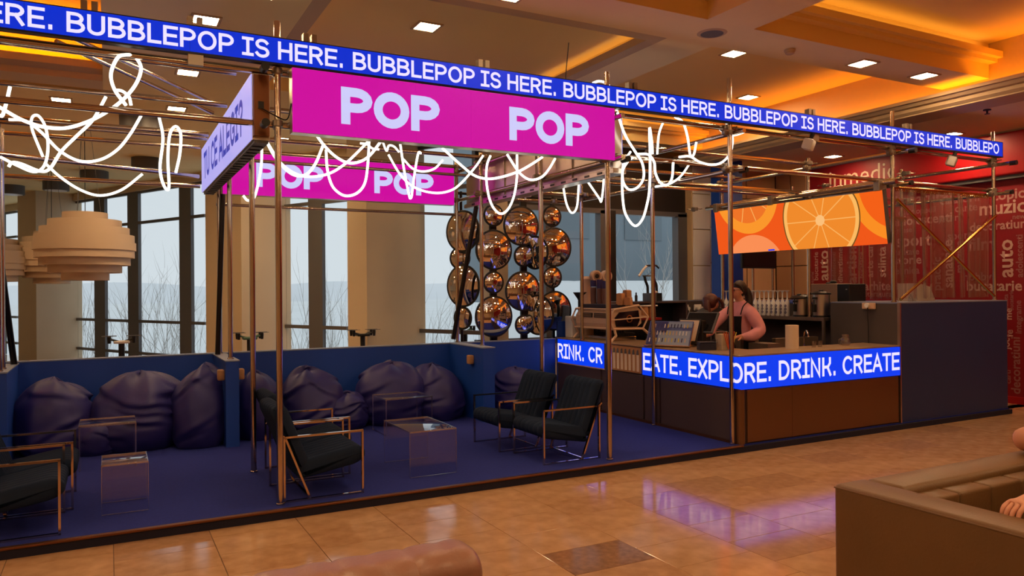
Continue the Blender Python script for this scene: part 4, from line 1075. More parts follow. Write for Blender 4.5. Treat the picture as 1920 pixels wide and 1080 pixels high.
# cups on the machine
def cup_stack(x, y, n, top, lb):
    t = thing('cup_stack', lb, 'cup', (x, y, 1.452), group='stacks of paper cups on the coffee machine')
    for k in range(n):
        z = 1.452+k*.022; MB().lathe([(.034,0),(.041,.05),(.044,.05),(.044,.054),(.04,.054)], 14, (x,y,z)).build('paper_cup', 'cup_brown', t, True)
    z = 1.452+n*.022+.034; MB().lathe([(.041,0),(.041,top)], 14, (x,y,z)).build('sleeve_stack', 'cup_purple', t, True)
cup_stack(5.9, 8.72, 9, .09, 'stack of paper cups with purple sleeves, leftmost on the coffee machine'); cup_stack(5.92, 8.6, 8, .12, 'stack of paper cups with purple sleeves, second on the coffee machine')
cup_stack(5.93, 8.48, 8, .1, 'stack of paper cups with purple sleeves, third on the coffee machine'); cup_stack(6.02, 8.66, 7, .12, 'stack of paper cups with purple sleeves, rear one on the coffee machine')
for x, y, w_, h_, r_, lb in ((5.98, 8.2, .1, .15, .2, 'orange-brown paper bag on the coffee machine'), (6.1, 8.22, .12, .19, -.1, 'tan carton standing behind the paper bag'), (6.03, 8.1, .09, .1, .4, 'small folded kraft bag at the machine edge')):
    m_ = Matrix.Translation((x, y, 1.44)) @ Matrix.Rotation(r_, 4, 'Z')
    tag(MB().prism([(-w_/2,0),(w_/2,0),(w_/2*.9,h_),(0,h_*1.05),(-w_/2*.85,h_)], -.035, .035, lambda u, v, q: tuple(m_ @ Vector((q, u, v)))).build('paper_bag', 'kraft'), lb, 'bag')
# bean grinder with two round dials behind the machine
t = thing('coffee_grinder', 'cream coffee grinder with two round dials like eyes', 'grinder', (6.35, 8.95, WZ)); gx, gy = 6.12, 9.05
MB().lathe([(.10,.0),(.10,.3),(.085,.5),(.07,.75),(.085,.82),(.06,.86)], 20, (gx-.12,gy,WZ)).build('body', 'cream', t, True)
for k, dx in enumerate((-.05, .13)):
    mt = None
    dr = MB().lathe([(.082,.0),(.082,-.07),(.06,-.075),(.06,-.062)], 24, (gx+dx,gy-.1,WZ+.86), 'Y').build('dial_ring', 'cream', t, True)
    MB().lathe([(.055,-.066),(.055,-.072),(.038,-.072),(.038,-.066)], 24, (gx+dx,gy-.1,WZ+.86), 'Y').build('dial_band', 'cream_dark', dr, True)
    MB().lathe([(.03,-.064),(.03,-.08),(.001,-.082)], 16, (gx+dx,gy-.1,WZ+.86), 'Y').build('dial_cap', 'black', dr, True)
MB().box(gx-.1, gx+.16, gy-.1, gy+.05, WZ+.74, WZ+.80, bev=.02, seg=2).build('bridge', 'cream', t, True)
tag(MB().lathe([(.05,0),(.06,.02),(.115,.1),(.12,.11),(.11,.108),(.055,.03)], 20, (5.95,9.1,1.5)).lathe([(.05,-.5),(.05,0)], 14, (5.95,9.1,1.5)).build('bean_hopper', 'black', smooth=True), 'black bowl-topped grinder at the left end of the bar', 'grinder')
tag(MB().box(5.72, 5.86, 9.0, 9.18, WZ, WZ+.3, bev=.01).build('napkin_holder', 'white_plastic'), 'pale box behind the left leg of the coffee machine', 'box')

# menu board, till, jars on the bar
t = thing('menu_board', 'slanted blue menu board with drink pictures on the bar', 'menu', (5.85, 6.95, WZ))
m_ = Matrix.Translation((5.72, 6.95, WZ+.01)) @ Matrix.Rotation(R(28), 4, 'Z') @ Matrix.Rotation(R(-32), 4, 'Y')
def mbox(x0, x1, y0, y1, z0, z1): return MB().box(x0, x1, y0, y1, z0, z1, mtx=m_)
m_ = Matrix.Translation((5.70, 6.93, WZ+.012)) @ Matrix.Rotation(R(27), 4, 'Z') @ Matrix.Rotation(R(28), 4, 'Y')
mat('menu_face', (96, 112, 160), .4, var=.3, scale=9, var2=(60, 66, 132)); mat('menu_light', (150, 164, 190), .4); mat('menu_dark', (52, 48, 110), .4)
mf = mbox(0, .012, -.27, .27, 0, .32).build('board', 'menu_face', t)
mbox(-.002, 0, .04, .26, .17, .31).build('printed_panel', 'menu_dark', mf); mbox(-.002, 0, -.26, .03, .24, .31).build('printed_panel', 'menu_light', mf); mbox(-.002, 0, .14, .26, .01, .16).build('printed_panel', 'menu_dark', mf); mbox(-.002, 0, -.26, .13, .01, .2).build('printed_panel', 'menu_light', mf)
rnd = random.Random(3)
for r_ in range(3):
    for c_ in range(12):
        y = .23-c_*.04; mbox(-.004, -.002, y-.006, y+.006, .05+r_*.09, .10+r_*.09).build('printed_drink', rnd.choice(['cup_purple', 'white_plastic', 'navy', 'cream', 'yellow_plastic']), mf)
mbox(-.03, .02, -.28, .28, -.012, 0).build('ledge', 'wood', t); mbox(.012, .03, -.27, -.24, 0, .3).build('side_edge', 'wood', t)
MB().prism([(0,0),(.2,0),(.14,.26)], -.2, .2, lambda u, v, q: tuple(Matrix.Translation((5.76,6.95,WZ)) @ Matrix.Rotation(R(27),4,'Z') @ Vector((u,q,v)))).build('stand', 'wood', t)
t = thing('till_monitor', 'dark tilted till monitor behind the menu board', 'monitor', (6.2, 6.95, WZ))
m2 = Matrix.Translation((6.12, 6.9, WZ+.16)) @ Matrix.Rotation(R(20), 4, 'Z') @ Matrix.Rotation(R(38), 4, 'Y')
MB().box(0, .03, -.2, .2, 0, .3, bev=.006, mtx=m2).build('case', 'grey_dark', t); MB().box(-.003, 0, -.18, .18, .02, .28, mtx=m2).build('screen', 'screen_off', t)
MB().box(6.14, 6.21, 6.82, 6.98, WZ, WZ+.3, bev=.01).build('foot', 'black', t)
t = thing('card_display', 'small slanted customer display behind the menu board', 'display', (6.0, 7.1, WZ))
m3 = Matrix.Translation((5.94, 6.9, WZ+.03)) @ Matrix.Rotation(R(25), 4, 'Z') @ Matrix.Rotation(R(30), 4, 'Y')
MB().box(0, .02, -.14, .14, 0, .33, bev=.005, mtx=m3).build('case', 'black', t); MB().box(-.003, 0, -.12, .12, .04, .31, mtx=m3).build('screen', 'paper', t)
t = thing('biscuit_jars', 'two biscuit jars with white lids on a red tray', 'jar', (6.45, 7.5, WZ))
MB().box(6.35, 6.62, 8.15, 8.4, WZ, 1.23).build('stand', 'black', t); MB().box(6.35, 6.62, 8.15, 8.4, 1.23, 1.26).build('tray', 'red_plastic', t)
for dx in (-.06, .06):
    MB().lathe([(.05,0),(.055,.02),(.05,.13),(.04,.15)], 14, (6.48+dx,8.26,1.262)).build('jar', 'kraft', t, True)
MB().box(6.36, 6.6, 8.2, 8.32, 1.412, 1.43, bev=.006).build('lid', 'white_plastic', t)
t = thing('straw_box', 'kraft carton holding orange and yellow straws', 'straw holder', (5.95, 6.35, WZ))
MB().prism([(-.075,-.05),(.075,-.05),(.075,.05),(-.075,.05)], 0, .2, lambda u, v, q: tuple(Matrix.Translation((5.98,6.3,WZ)) @ Matrix.Rotation(R(-27),4,'Z') @ Vector((u*(1+q*.8),v,q)))).build('carton', 'clear_plastic', t)
MB().box(5.92, 6.04, 6.27, 6.36, WZ, WZ+.17).build('paper_bundle', 'paper', t)
for k in range(7):
    MB().tube([(5.99+.008*k,6.24,WZ+.01),(5.92+.03*k,6.235,WZ+.19+.01*(k % 2))], .006, 6).build('straw', ['orange_plastic', 'orange_plastic', 'red_plastic', 'yellow_plastic', 'yellow_plastic', 'orange_plastic', 'yellow_plastic'][k], t)
t = thing('tip_box', 'small dark navy box on the bar in front of the straws', 'box', (5.78, 6.35, WZ)); mt = Matrix.Translation((5.80, 6.38, WZ)) @ Matrix.Rotation(R(-24), 4, 'Z')
MB().box(-.09, .09, -.06, .06, 0, .075, bev=.004, mtx=mt).build('body', 'navy', t); MB().box(-.09, .09, -.06, .06, .076, .09, bev=.004, mtx=mt).build('lid', 'navy', t)
tag(MB().lathe([(.02,0),(.071,0),(.071,.26),(.02,.26)], 24, (6.70,6.0,WZ)).build('paper_roll', 'paper', smooth=True), 'upright white paper towel roll on the front counter', 'paper roll')
for k, (x, y, lb) in enumerate(((7.02, 5.98, 'small clear glass left of the taps'), (7.12, 5.98, 'small clear glass right beside the other small glass'))):
    tag(MB().lathe([(.024,0),(.028,.07),(.026,.07),(.022,.006)], 14, (x,y,WZ)).build('small_glass', 'clear_plastic', smooth=True), lb, 'glass')
t = thing('glass_jug', 'clear rounded glass jug beside the sink taps', 'jug', (7.62, 5.98, WZ)); MB().lathe([(.04,0),(.055,.02),(.055,.07),(.035,.1),(.04,.13),(.036,.13),(.05,.03)], 18, (7.55,5.98,WZ)).build('body', 'clear_plastic', t, True)
MB().tube(catmull([(7.5,5.98,WZ+.09),(7.44,5.98,WZ+.07),(7.45,5.98,WZ+.02),(7.5,5.98,WZ+.02)],4), .008, 6).build('handle', 'clear_plastic', t, True)
t = thing('steel_bin', 'stainless box behind the counter left of the paper roll', 'box', (6.9, 6.6, .89)); MB().box(6.7, 7.0, 6.78, 7.0, PZ, 1.03).build('body', 'steel_brushed', t); MB().box(6.69, 7.01, 6.77, 7.01, 1.03, 1.045).build('rim', 'steel_brushed', t)
# hanging dark monitor
t = thing('wall_monitor', 'dark switched-off monitor on two thin poles behind the barista', 'monitor', (9.4, 8.6, 0))
P0, P1 = at(1392, 503, 'Y', 9.0), at(1455, 470, 'Y', 9.0)
MB().box(P0.x, P1.x, 9.0, 9.05, P0.z, P1.z+.12, bev=.006).build('case', 'black', t); MB().box(P0.x+.03, P1.x-.02, 8.994, 9.0, P0.z+.03, P1.z+.1).build('screen', 'screen_off', t)
for px in (1413, 1450): 
    x = at(px, 540, 'Y', 9.06).x; MB().tube([(x,9.07,1.444),(x,9.07,P1.z)], .018, 10).build('pole', 'steel', t, True)

# ------------------------------------------------------------------ strip curtain
def strip_curtain(x0, x1, y, z0, z1, n, lb, nm):
    t = thing('strip_curtain', lb, 'curtain', ((x0+x1)/2, y, z0))
    MB().tube([(x0,y,z1+.02),(x1,y,z1+.02)], .018, 10).build('hanging_rod', 'gold_steel', t, True)
    w_ = (x1-x0)/n
    rnd = random.Random(int(y*10))
    for i in range(n):
        mb = MB(); P = []
        for k in range(7):
            f_ = k/6; xx = x0+(i+f_*1.15-.07)*w_; yy = y+.05*math.sin(f_*math.pi*1.3+i)+(.03 if i % 2 else 0); P.append((xx, yy))
        a = [mb.bm.verts.new((px, py, z1)) for px, py in P]; sw = rnd.uniform(-.04, .04)
        b = [mb.bm.verts.new((px+sw*.3, py+sw, z0+rnd.uniform(0, .02))) for px, py in P]
        for k in range(6): mb.bm.faces.new((a[k], a[k+1], b[k+1], b[k]))
        mb.build('strip', 'pvc', t, True)
    # gold chain links sewn along the top
    for i in range(int((x1-x0)/.042)):
        x = x0+.02+i*.042; MB().tube(arc_pts(x, y-.012, z1-.005, .017), .004, 5, closed=True).build('chain_link', 'gold_steel', t, True)
def arc_pts(x, y, z, r): return [(x+r*math.cos(a*math.pi/4), y, z+r*1.3*math.sin(a*math.pi/4)) for a in range(8)]
strip_curtain(8.24, 10.22, 5.86, 1.5, 2.82, 16, 'clear plastic strip curtain with gold chain, front side of the kiosk end bay', 1)
strip_curtain(8.6, 10.2, 7.05, 1.47, 2.62, 12, 'clear plastic strip curtain with gold chain, rear side of the kiosk end bay', 2)
t = thing('paper_tent', 'folded cream card standing on the blue end block', 'card', (9.2, 6.2, 1.468))
P = at(1775, 560, 'Y', 6.1)
MB().prism([(0,0),(.36,0),(.26,.2),(.1,.24),(0,.25)], 6.05, 6.3, lambda u, v, q: (8.95+u*1.1, q, 1.469+v*.9)).build('card', 'paper', t)
# little sundries on the block top
for x, y, h_, lb in ((8.35, 5.9, .05, 'small gold clamp lying on the block, left end'), (8.7, 5.95, .07, 'crumpled clear wrap on the block'), (8.85, 6.0, .1, 'small clear pointed bottle on the block')):
    tag(MB().lathe([(.03,0),(.035,.02),(.012,h_),(.006,h_*1.3)], 10, (x,y,1.468)).build('small_bottle', 'clear_plastic', smooth=True), lb, 'bottle')

# ------------------------------------------------------------------ convex mirrors
ms = thing('mirror_stand', 'dark rods carrying the convex mirrors behind the blue back wall', 'stand', (4.9, 9.5, 0))
c_ = lambda a, b: (830+a/3.857, 370+b/3.857)
def mirror(px, py, r, axis, v, lb, tilt=0.):
    P = at(px, py, axis, v); t = thing('convex_mirror', lb, 'mirror', P, group='round convex mirrors in a cluster')
    rz = 0 if axis == 'Y' else -math.pi/2
    mtx = Matrix.Rotation(rz+tilt, 4, 'Z')
    n = 10; dome = [(max(r*math.sin(k/n*R(26))/math.sin(R(26)), .001), -(r/math.sin(R(26)))*(math.cos(k/n*R(26))-math.cos(R(26)))) for k in range(n, -1, -1)]
    MB().lathe(dome, 40, P, 'Y', mtx=mtx).build('mirror_dome', 'mirror', t, True)
    MB().lathe([(r*.98,.012),(r+.008,.012),(r+.01,-.006),(r-.002,-.008)], 40, P, 'Y', mtx=mtx).build('rim', 'black', t, True)
    MB().lathe([(.03,.06),(.03,.012)], 12, P, 'Y', mtx=mtx).build('mount', 'black', t, True)
FM = [(368,130,.128,'small round mirror, top left of the front cluster'),(568,207,.238,'large round mirror, top centre of the front cluster'),(790,138,.128,'small round mirror, top right of the front cluster'),
      (370,380,.236,'large round mirror, left of the second row'),(585,425,.128,'small round mirror in the middle of the second row'),(808,360,.24,'large round mirror, right of the second row'),
      (367,615,.13,'small round mirror, left of the third row'),(580,678,.238,'large round mirror in the middle of the third row'),(793,578,.13,'small round mirror, right of the third row'),
      (370,862,.242,'large round mirror at the bottom left reflecting blue LED'),(588,922,.118,'small round mirror at the bottom centre'),(808,820,.242,'large dark round mirror at the bottom right')]
for a, b, r_, lb in FM: mirror(*c_(a, b), r_*1.16, 'Y', 9.45+(.02 if r_ < .2 else 0), lb)
for a, b, r_, tl_, lb in ((145,245,.235,-.0,'large side-facing mirror at the top of the left column'),(125,440,.125,.2,'small side-facing mirror, second in the left column'),(148,640,.24,-.05,'large side-facing mirror, third in the left column'),(145,873,.128,-.05,'small side-facing mirror at the bottom of the left column'),
                      (670,400,.2,-.15,'side-facing mirror edge between the second row mirrors'),(690,850,.24,-.15,'side-facing mirror edge left of the bottom right mirror')):
    mirror(*c_(a, b), r_*1.16, 'X', 4.20 if a < 200 else 5.36, lb, R(28)+tl_)
for px in (925, 982, 1037):
    x = at(px, 500, 'Y', 9.52).x; MB().box(x-.05 if px < 1000 else x-.02, x+.05 if px < 1000 else x+.02, 9.51, 9.55, 0, 3.0).build('rod', 'black_tube', ms)
x = 4.26; y = at(865, 500, 'X', 4.26).y
MB().tube([(x,y,0),(x,y,3.0)], .02, 10).build('rod', 'black_tube', ms, True); MB().tube([(4.2,9.53,2.98),(5.9,9.53,2.98)], .02, 10).build('cross_rod', 'black_tube', ms, True)
MB().box(4.2, 5.9, 9.4, 9.7, 0, .03).build('base_plate', 'black', ms)

# ------------------------------------------------------------------ drones on posts
def drone(px, py, span, lb, flat, arm_m):
    P = at(px, py, 'Y', 10.5); t = thing('drone_stand', lb, 'drone', (P.x, P.y, 0))
    MB().tube([(P.x,P.y,0),(P.x,P.y,P.z-.02)], .035, 12).build('post', 'black', t, True); MB().lathe([(.18,0),(.18,.015),(.05,.02)], 20, (P.x,P.y,0)).build('base', 'black', t, True)
    MB().box(P.x-.09, P.x+.09, P.y-.07, P.y+.07, P.z-.025, P.z+.01, bev=.01).build('body', 'white_plastic' if flat else arm_m, t)
    for a in (25, 155, 205, 335):
        q = Vector((P.x+math.cos(R(a))*span*.62, P.y+math.sin(R(a))*span*.62, P.z+.03))
        am = MB().tube([(P.x,P.y,P.z-.01), q], .012, 6).build('arm', arm_m, t); MB().lathe([(.018,-.05),(.02,-.02),(.022,0),(.022,.03),(.01,.035)], 10, q).build('motor', 'black', am, True)
        w_ = span*.34; MB().box(q.x-w_, q.x+w_, q.y-.012, q.y+.012, q.z+.035, q.z+.04).build('propeller', 'grey_dark', am)
drone(228, 640, .24, 'flat white drone on a black post behind the left booth', True, 'black'); drone(468, 633, .26, 'green drone on a post behind the second pole pair', False, 'drone_green'); drone(680, 627, .26, 'dark drone on a post in front of the wide tan column', False, 'black')
drone(872, 620, .22, 'pale drone on a post half hidden by the side-facing mirrors', True, 'drone_green')

# ------------------------------------------------------------------ layered pendant lamps
def pendant():
    t = thing('pendant_lamp', 'x', 'lamp', group='layered round pendant lamps')
    tiers = [(r_, .48-.107*k_) for k_, r_ in enumerate((.29, .47, .57, .635, .655, .635, .58, .47, .305))]
    for r_, z in tiers:
        hgt = .112
        MB().lathe([(r_,z-hgt),(r_,z),(r_-.012,z),(r_-.012,z-hgt),(r_,z-hgt)], 40, cap=False).build('ring', 'lamp_shade', t, True)
    MB().lathe([(.26,-.47),(.26,.3),(.20,.42)], 32, cap=False).build('inner_core', 'lamp_red', t, True)
    for k in range(6):
        a = k*math.pi/3; MB().box(.0, .6, -.004, .004, -.02, .03, mtx=Matrix.Rotation(a, 4, 'Z')).build('spoke', 'lamp_shade', t)
    MB().tube([(0,0,.4),(0,0,1.8)], .006, 6).build('cable', 'black', t)
    for a in (0, 2.1, 4.2): MB().tube([(.2*math.cos(a),.2*math.sin(a),.45),(.06*math.cos(a),.06*math.sin(a),1.8)], .003, 5).build('wire', 'grey_dark', t)
    return t
p0_ = pendant(); local(p0_)
for i, (px, py, dep, lb) in enumerate(((160, 462, 10.9, 'layered round pendant lamp, nearest and rightmost of the group'), (97, 483, 14.2, 'layered round pendant lamp behind the nearest one, red inside showing'), (-25, 488, 13.5, 'layered round pendant lamp cut by the left edge'))):
    o = p0_ if i == 0 else copy_tree(p0_)
    P = CP+ray(px, py)*dep; o.location = P; o['label'] = lb

# ------------------------------------------------------------------ ceiling fittings
def downlight(x, y, z, lb, s=.1, m='downlight'):
    t = thing('downlight', lb, 'light', (x, y, z), group='square recessed ceiling lights')
    MB().box(x-s-.025, x+s+.025, y-s-.025, y-s, z-.012, z+.0).box(x-s-.025, x+s+.025, y+s, y+s+.025, z-.012, z).box(x-s-.025, x-s, y-s, y+s, z-.012, z).box(x+s, x+s+.025, y-s, y+s, z-.012, z).build('frame', 'cornice', t)
    MB().box(x-s, x+s, y-s, y+s, z-.006, z-.002).build('diffuser', m, t)
vis = [(.77,7.15,ZS,'square ceiling light above the left part of the ticker'),(2.75,6.9,ZS+.17,'square ceiling light above the large pink screen'),(2.9,5.45,ZS,'square ceiling light cut by the top edge of the photo'),
       (6.6,6.75,ZS+.40,'square ceiling light just above the kiosk corner pole'),(7.15,5.42,ZS,'square ceiling light between the two big coffers at right'),(.78,8.95,ZS,'second square ceiling light along the left soffit'),
       (.8,10.77,ZS,'third square ceiling light along the left soffit'),(-.5,10.9,ZS,'square ceiling light seen through the left rails'),(1.5,11.3,ZS,'square ceiling light seen left of the side screen'),
       (10.6,6.6,3.82,'square ceiling light over the red wall, right one'),(10.6,8.6,3.82,'square ceiling light over the red wall, left one'),(5.02,9.2,ZS,'square ceiling light behind the right neon cluster'),(6.9,9.3,ZS+.4,'square light added to brighten the kiosk, hidden by the rails'),(8.3,8.2,ZS+.4,'square light added above the orange screen to brighten the kiosk')]  # the last two lights are added to brighten the kiosk
for x, y, z, lb in vis: downlight(x, y, z, lb)
# fill lights added over the rest of the hall, modelled like the visible ones
k = 0
ow = ['first', 'second', 'third', 'fourth', 'fifth']
for i, x in enumerate((-3.0, .75, 5.02)):
    for j, y in enumerate((-5.5, -3.2, -.9, 1.2, 3.2)):
        downlight(x, y, ZS, 'square fill light added over the hall behind the viewer, %s column, %s row' % (['left', 'middle', 'right'][i], ow[j]))
for x, y, lb in ((7.2, 1.3, 'over the corner sofa'), (7.2, -2, 'behind the corner sofa'), (-2.2, 5.42, 'beyond the left end of the ticker'), (8.2, 5.42, 'between the coffers, nearest the cornice'), (10.5, 4.6, 'over the red wall, nearer the viewer'), (10.5, 2.2, 'over the red wall, beside the viewer'),
                 (3.2, 1.3, 'over the space between the two sofas'), (-4.8, 7.5, 'far left beside the coffer'), (2.4, 12.2, 'near the windows behind the back screen'), (-2.2, 12.5, 'near the round lamps'), (-2.5, 15, 'behind the round lamps')):
    downlight(x, y, ZS if x < 9 else 3.82, 'square fill light added ' + lb)
def surf_lamp(x, y, lb):
    t = thing('ceiling_drum_lamp', lb, 'light', (x, y, ZS-.2), group='grey drum ceiling lamps')
    MB().lathe([(.24,-.2),(.25,-.19),(.25,0),(.2,0)], 28, (x,y,ZS)).build('drum', 'grey_dark', t, True); MB().lathe([(.21,-.203),(.21,-.2)], 24, (x,y,ZS)).build('diffuser', 'white_plastic', t, True)
for (px, py), lb in (((275, 297), 'grey drum lamp on the ceiling right of the neon sag'), ((177, 321), 'grey drum lamp on the ceiling above the round lamps'), ((105, 340), 'grey drum lamp farther left on the ceiling'), ((22, 348), 'grey drum lamp at the left edge of the ceiling'), ((262, 218), 'grey drum lamp high behind the left rails')):
    P = at(px, py, 'Z', ZS); surf_lamp(P.x, P.y, lb)
t = thing('ceiling_speaker', 'round grey ceiling speaker between the coffers', 'speaker', (5.03, 5.42, ZS)); MB().lathe([(.13,-.006),(.14,0),(.12,-.01),(.105,-.008)], 28, (5.03,5.42,ZS)).build('rim', 'cornice', t, True); MB().lathe([(.106,-.009),(.106,-.004)], 28, (5.03,5.42,ZS)).build('grille', 'grey_dark', t, True)
tag(MB().lathe([(.055,0),(.055,-.02),(.045,-.025),(.045,-.04),(.03,-.05)], 20, (6.08,5.44,ZS)).build('smoke_detector', 'cornice', smooth=True), 'small cream smoke detector on the soffit', 'detector')
for x, y, z, lb in ((5.95,4.78,ZS+.40,'small dark sprinkler head in the top right coffer'), (9.55,5.5,3.82,'small dark sprinkler head on the lower shop ceiling')):
    tag(MB().lathe([(.045,0),(.045,-.012),(.012,-.014),(.01,-.05),(.03,-.052),(.03,-.058)], 14, (x,y,z)).build('sprinkler', 'black', smooth=True), lb, 'sprinkler')
tag(MB().tube(catmull([(4.25,6.7,ZS+.17),(4.22,6.72,3.8),(4.26,6.7,3.6),(4.28,6.68,3.4)],5), .005, 6).build('hanging_cable', 'grey_dark', smooth=True), 'thin cable hanging from the ceiling above the large pink screen', 'cable')
tag(MB().tube([(1.18,6.35,ZS-.02),(1.2,5.95,ZS-.02)], .014, 8).build('linear_light', 'downlight_dim', smooth=True), 'thin straight light strip at the ceiling above the ticker', 'light')
P = at(985, 369, 'Y', 8.0)
tag(MB().lathe([(.07,0),(.075,.012),(.04,.03)], 20, P).tube([(P.x,P.y,P.z+.03),(P.x,P.y,2.74)], .012, 8).build('disc_lamp', 'white_plastic', smooth=True), 'small white disc lamp hanging below the steel screen back', 'light')
# spotlights clipped under the ticker
for x, lb in ((6.72, 'white box spotlight under the ticker left of the end bay'), (9.25, 'white box spotlight under the ticker near its right end')):
    t = thing('spotlight', lb, 'spotlight', (x, 5.78, 3.2)); mt = Matrix.Translation((x,5.76,3.20)) @ Matrix.Rotation(.5,4,'Z') @ Matrix.Rotation(.35,4,'X')
    MB().box(-.07, .07, -.05, .06, -.06, .06, bev=.02, seg=2, mtx=mt).build('housing', 'white_plastic', t, True); MB().box(-.02, .02, -.02, .02, .05, .13, mtx=mt).build('bracket', 'black', t)

# ------------------------------------------------------------------ sofas in front
t = thing('sofa', 'brown leather sofa back with channel seams at the bottom of the photo', 'sofa', (0, 2.3, 0))
prof = rounded([(2.20,.0),(2.20,.78),(2.26,.815),(2.38,.815),(2.44,.76),(2.46,0)], .07, 6)
def sofa_run(x0, x1, seg, name):
    mb = MB(); n = max(2, int((x1-x0)/.018)); c = Vector((2.33,.4)); rings = []
    for k in range(n+1):
        x = x0+(x1-x0)*k/n; s_ = abs(math.sin(math.pi*(x1-x)/seg)); d = .012*(1-s_**.28)
        e = (x1-x)
        if e < .07: d += .07*(1-math.sqrt(max(0, 1-(1-e/.07)**2)))*.8
        rings.append([mb.bm.verts.new((x, c.x+(p[0]-c.x)*(1-d*7), c.y+(p[1]-c.y)*(1-d*2.4))) for p in prof])
    L = len(prof)
    for A, B in zip(rings, rings[1:]):
        for i in range(L): mb.bm.faces.new((A[i], A[(i+1) % L], B[(i+1) % L], B[i]))
    mb.bm.faces.new(rings[0][::-1]); mb.bm.faces.new(rings[-1])
    return mb
sofa_run(-1.6, 1.08, .118, 'backrest').build('backrest', 'leather_tuft', t, True)
MB().box(-1.6, 1.05, 1.55, 2.22, .1, .44, bev=.05, seg=3).build('seat', 'leather_tuft', t, True)
t = thing('corner_sofa', 'brown leather corner sofa at the lower right', 'sofa', (3.4, 1.9, 0))
MB().box(2.772, 2.965, -.6, 2.265, .05, .80, bev=.02, seg=3).build('arm_wall', 'leather', t, True)
MB().box(2.967, 6.2, 2.06, 2.265, .05, .80, bev=.03, seg=3).build('back_wall', 'leather', t, True)
for i in range(9):
    a = 2.975+i*.23; MB().box(a+.001, a+.229, 1.97, 2.075, .42, .77, bev=.016, seg=3).build('back_channel', 'leather', t, True)
MB().box(2.935, 6.2, 1.2, 2.03, .08, .44, bev=.05, seg=3).build('seat', 'leather', t, True)
for x in (2.774,): MB().tube([(x,-.6,.785),(x,2.26,.785)], .004, 6).build('piping', 'leather', t, True)

# ------------------------------------------------------------------ people
def skinned(name, joints, edges, root, mats, bonemat, parent=None, levels=2):
    idx = {k: i for i, k in enumerate(joints)}
    me = bpy.data.meshes.new(name); me.from_pydata([joints[k][0] for k in joints], [(idx[a], idx[b]) for a, b in edges], [])
    o = bpy.data.objects.new(name, me); COL.objects.link(o)
    o.modifiers.new('Skin', 'SKIN')
    sv = me.skin_vertices[0].data
    for k, i in idx.items():
        r_ = joints[k][1]; sv[i].radius = (r_, r_) if not isinstance(r_, tuple) else r_; sv[i].use_root = (k == root)
    o.modifiers['Skin'].use_smooth_shade = True; o.modifiers['Skin'].branch_smoothing = .6
    s_ = o.modifiers.new('Sub', 'SUBSURF'); s_.levels = levels; s_.render_levels = levels
    dg = bpy.context.evaluated_depsgraph_get(); m2 = bpy.data.meshes.new_from_object(o.evaluated_get(dg)); bpy.data.objects.remove(o)
    m2.materials.clear()
    for m_ in mats: m2.materials.append(MATS[m_])
    segs = [(Vector(joints[a][0]), Vector(joints[b][0]), bonemat(a, b)) for a, b in edges]
    for p in m2.polygons:
        c = p.center; best = (9e9, 0)
        for a, b, mi in segs:
            d = b-a; tt = max(0, min(1, (c-a).dot(d)/max(d.dot(d), 1e-9))); q = (c-(a+d*tt)).length
            if q < best[0]: best = (q, mi)
        p.material_index = best[1]; p.use_smooth = True
    o = bpy.data.objects.new(name, m2); COL.objects.link(o)
    if parent: o.parent = parent; o.matrix_parent_inverse = parent.matrix_basis.inverted()
    return o
def hand(J, E, wrist, tip_dir, side, key, scale=1., curl=.5, down=Vector((0,0,-1))):
    """five separate short finger chains rooted in the palm"""
    w = Vector(J[wrist][0]); d = Vector(tip_dir).normalized(); s = (Vector(side)-d*Vector(side).dot(d)).normalized(); n = d.cross(s)
    if n.dot(down) < 0: n = -n
    J[key+'palm'] = (tuple(w+d*.045*scale), .026*scale); E.append((wrist, key+'palm'))
    J[key+'kn'] = (tuple(w+d*.085*scale), .024*scale); E.append((key+'palm', key+'kn'))
    for i, (off, L) in enumerate(((-.028,.062),(-.009,.074),(.010,.070),(.028,.054))):
        b = w+d*.092*scale+s*off*scale; m_ = b+(d*math.cos(curl*.5)+n*math.sin(curl*.5))*L*.5*scale; e = m_+(d*math.cos(curl*1.3)+n*math.sin(curl*1.3))*L*.5*scale
        for nm, q, r_ in (('a', b, .0098), ('b', m_, .009), ('c', e, .0075)): J[f'{key}f{i}{nm}'] = (tuple(q), r_*scale)
        E += [(key+'kn', f'{key}f{i}a'), (f'{key}f{i}a', f'{key}f{i}b'), (f'{key}f{i}b', f'{key}f{i}c')]
    b = w+d*.03*scale-s*.03*scale; m_ = b+(d*.7-s*.55+n*.3)*.035*scale; e = m_+(d*.9-s*.1+n*.4)*.03*scale
    for nm, q, r_ in (('a', b, .012), ('b', m_, .0105), ('c', e, .0085)): J[f'{key}t{nm}'] = (tuple(q), r_*scale)
    E += [(key+'palm', key+'ta'), (key+'ta', key+'tb'), (key+'tb', key+'tc')]

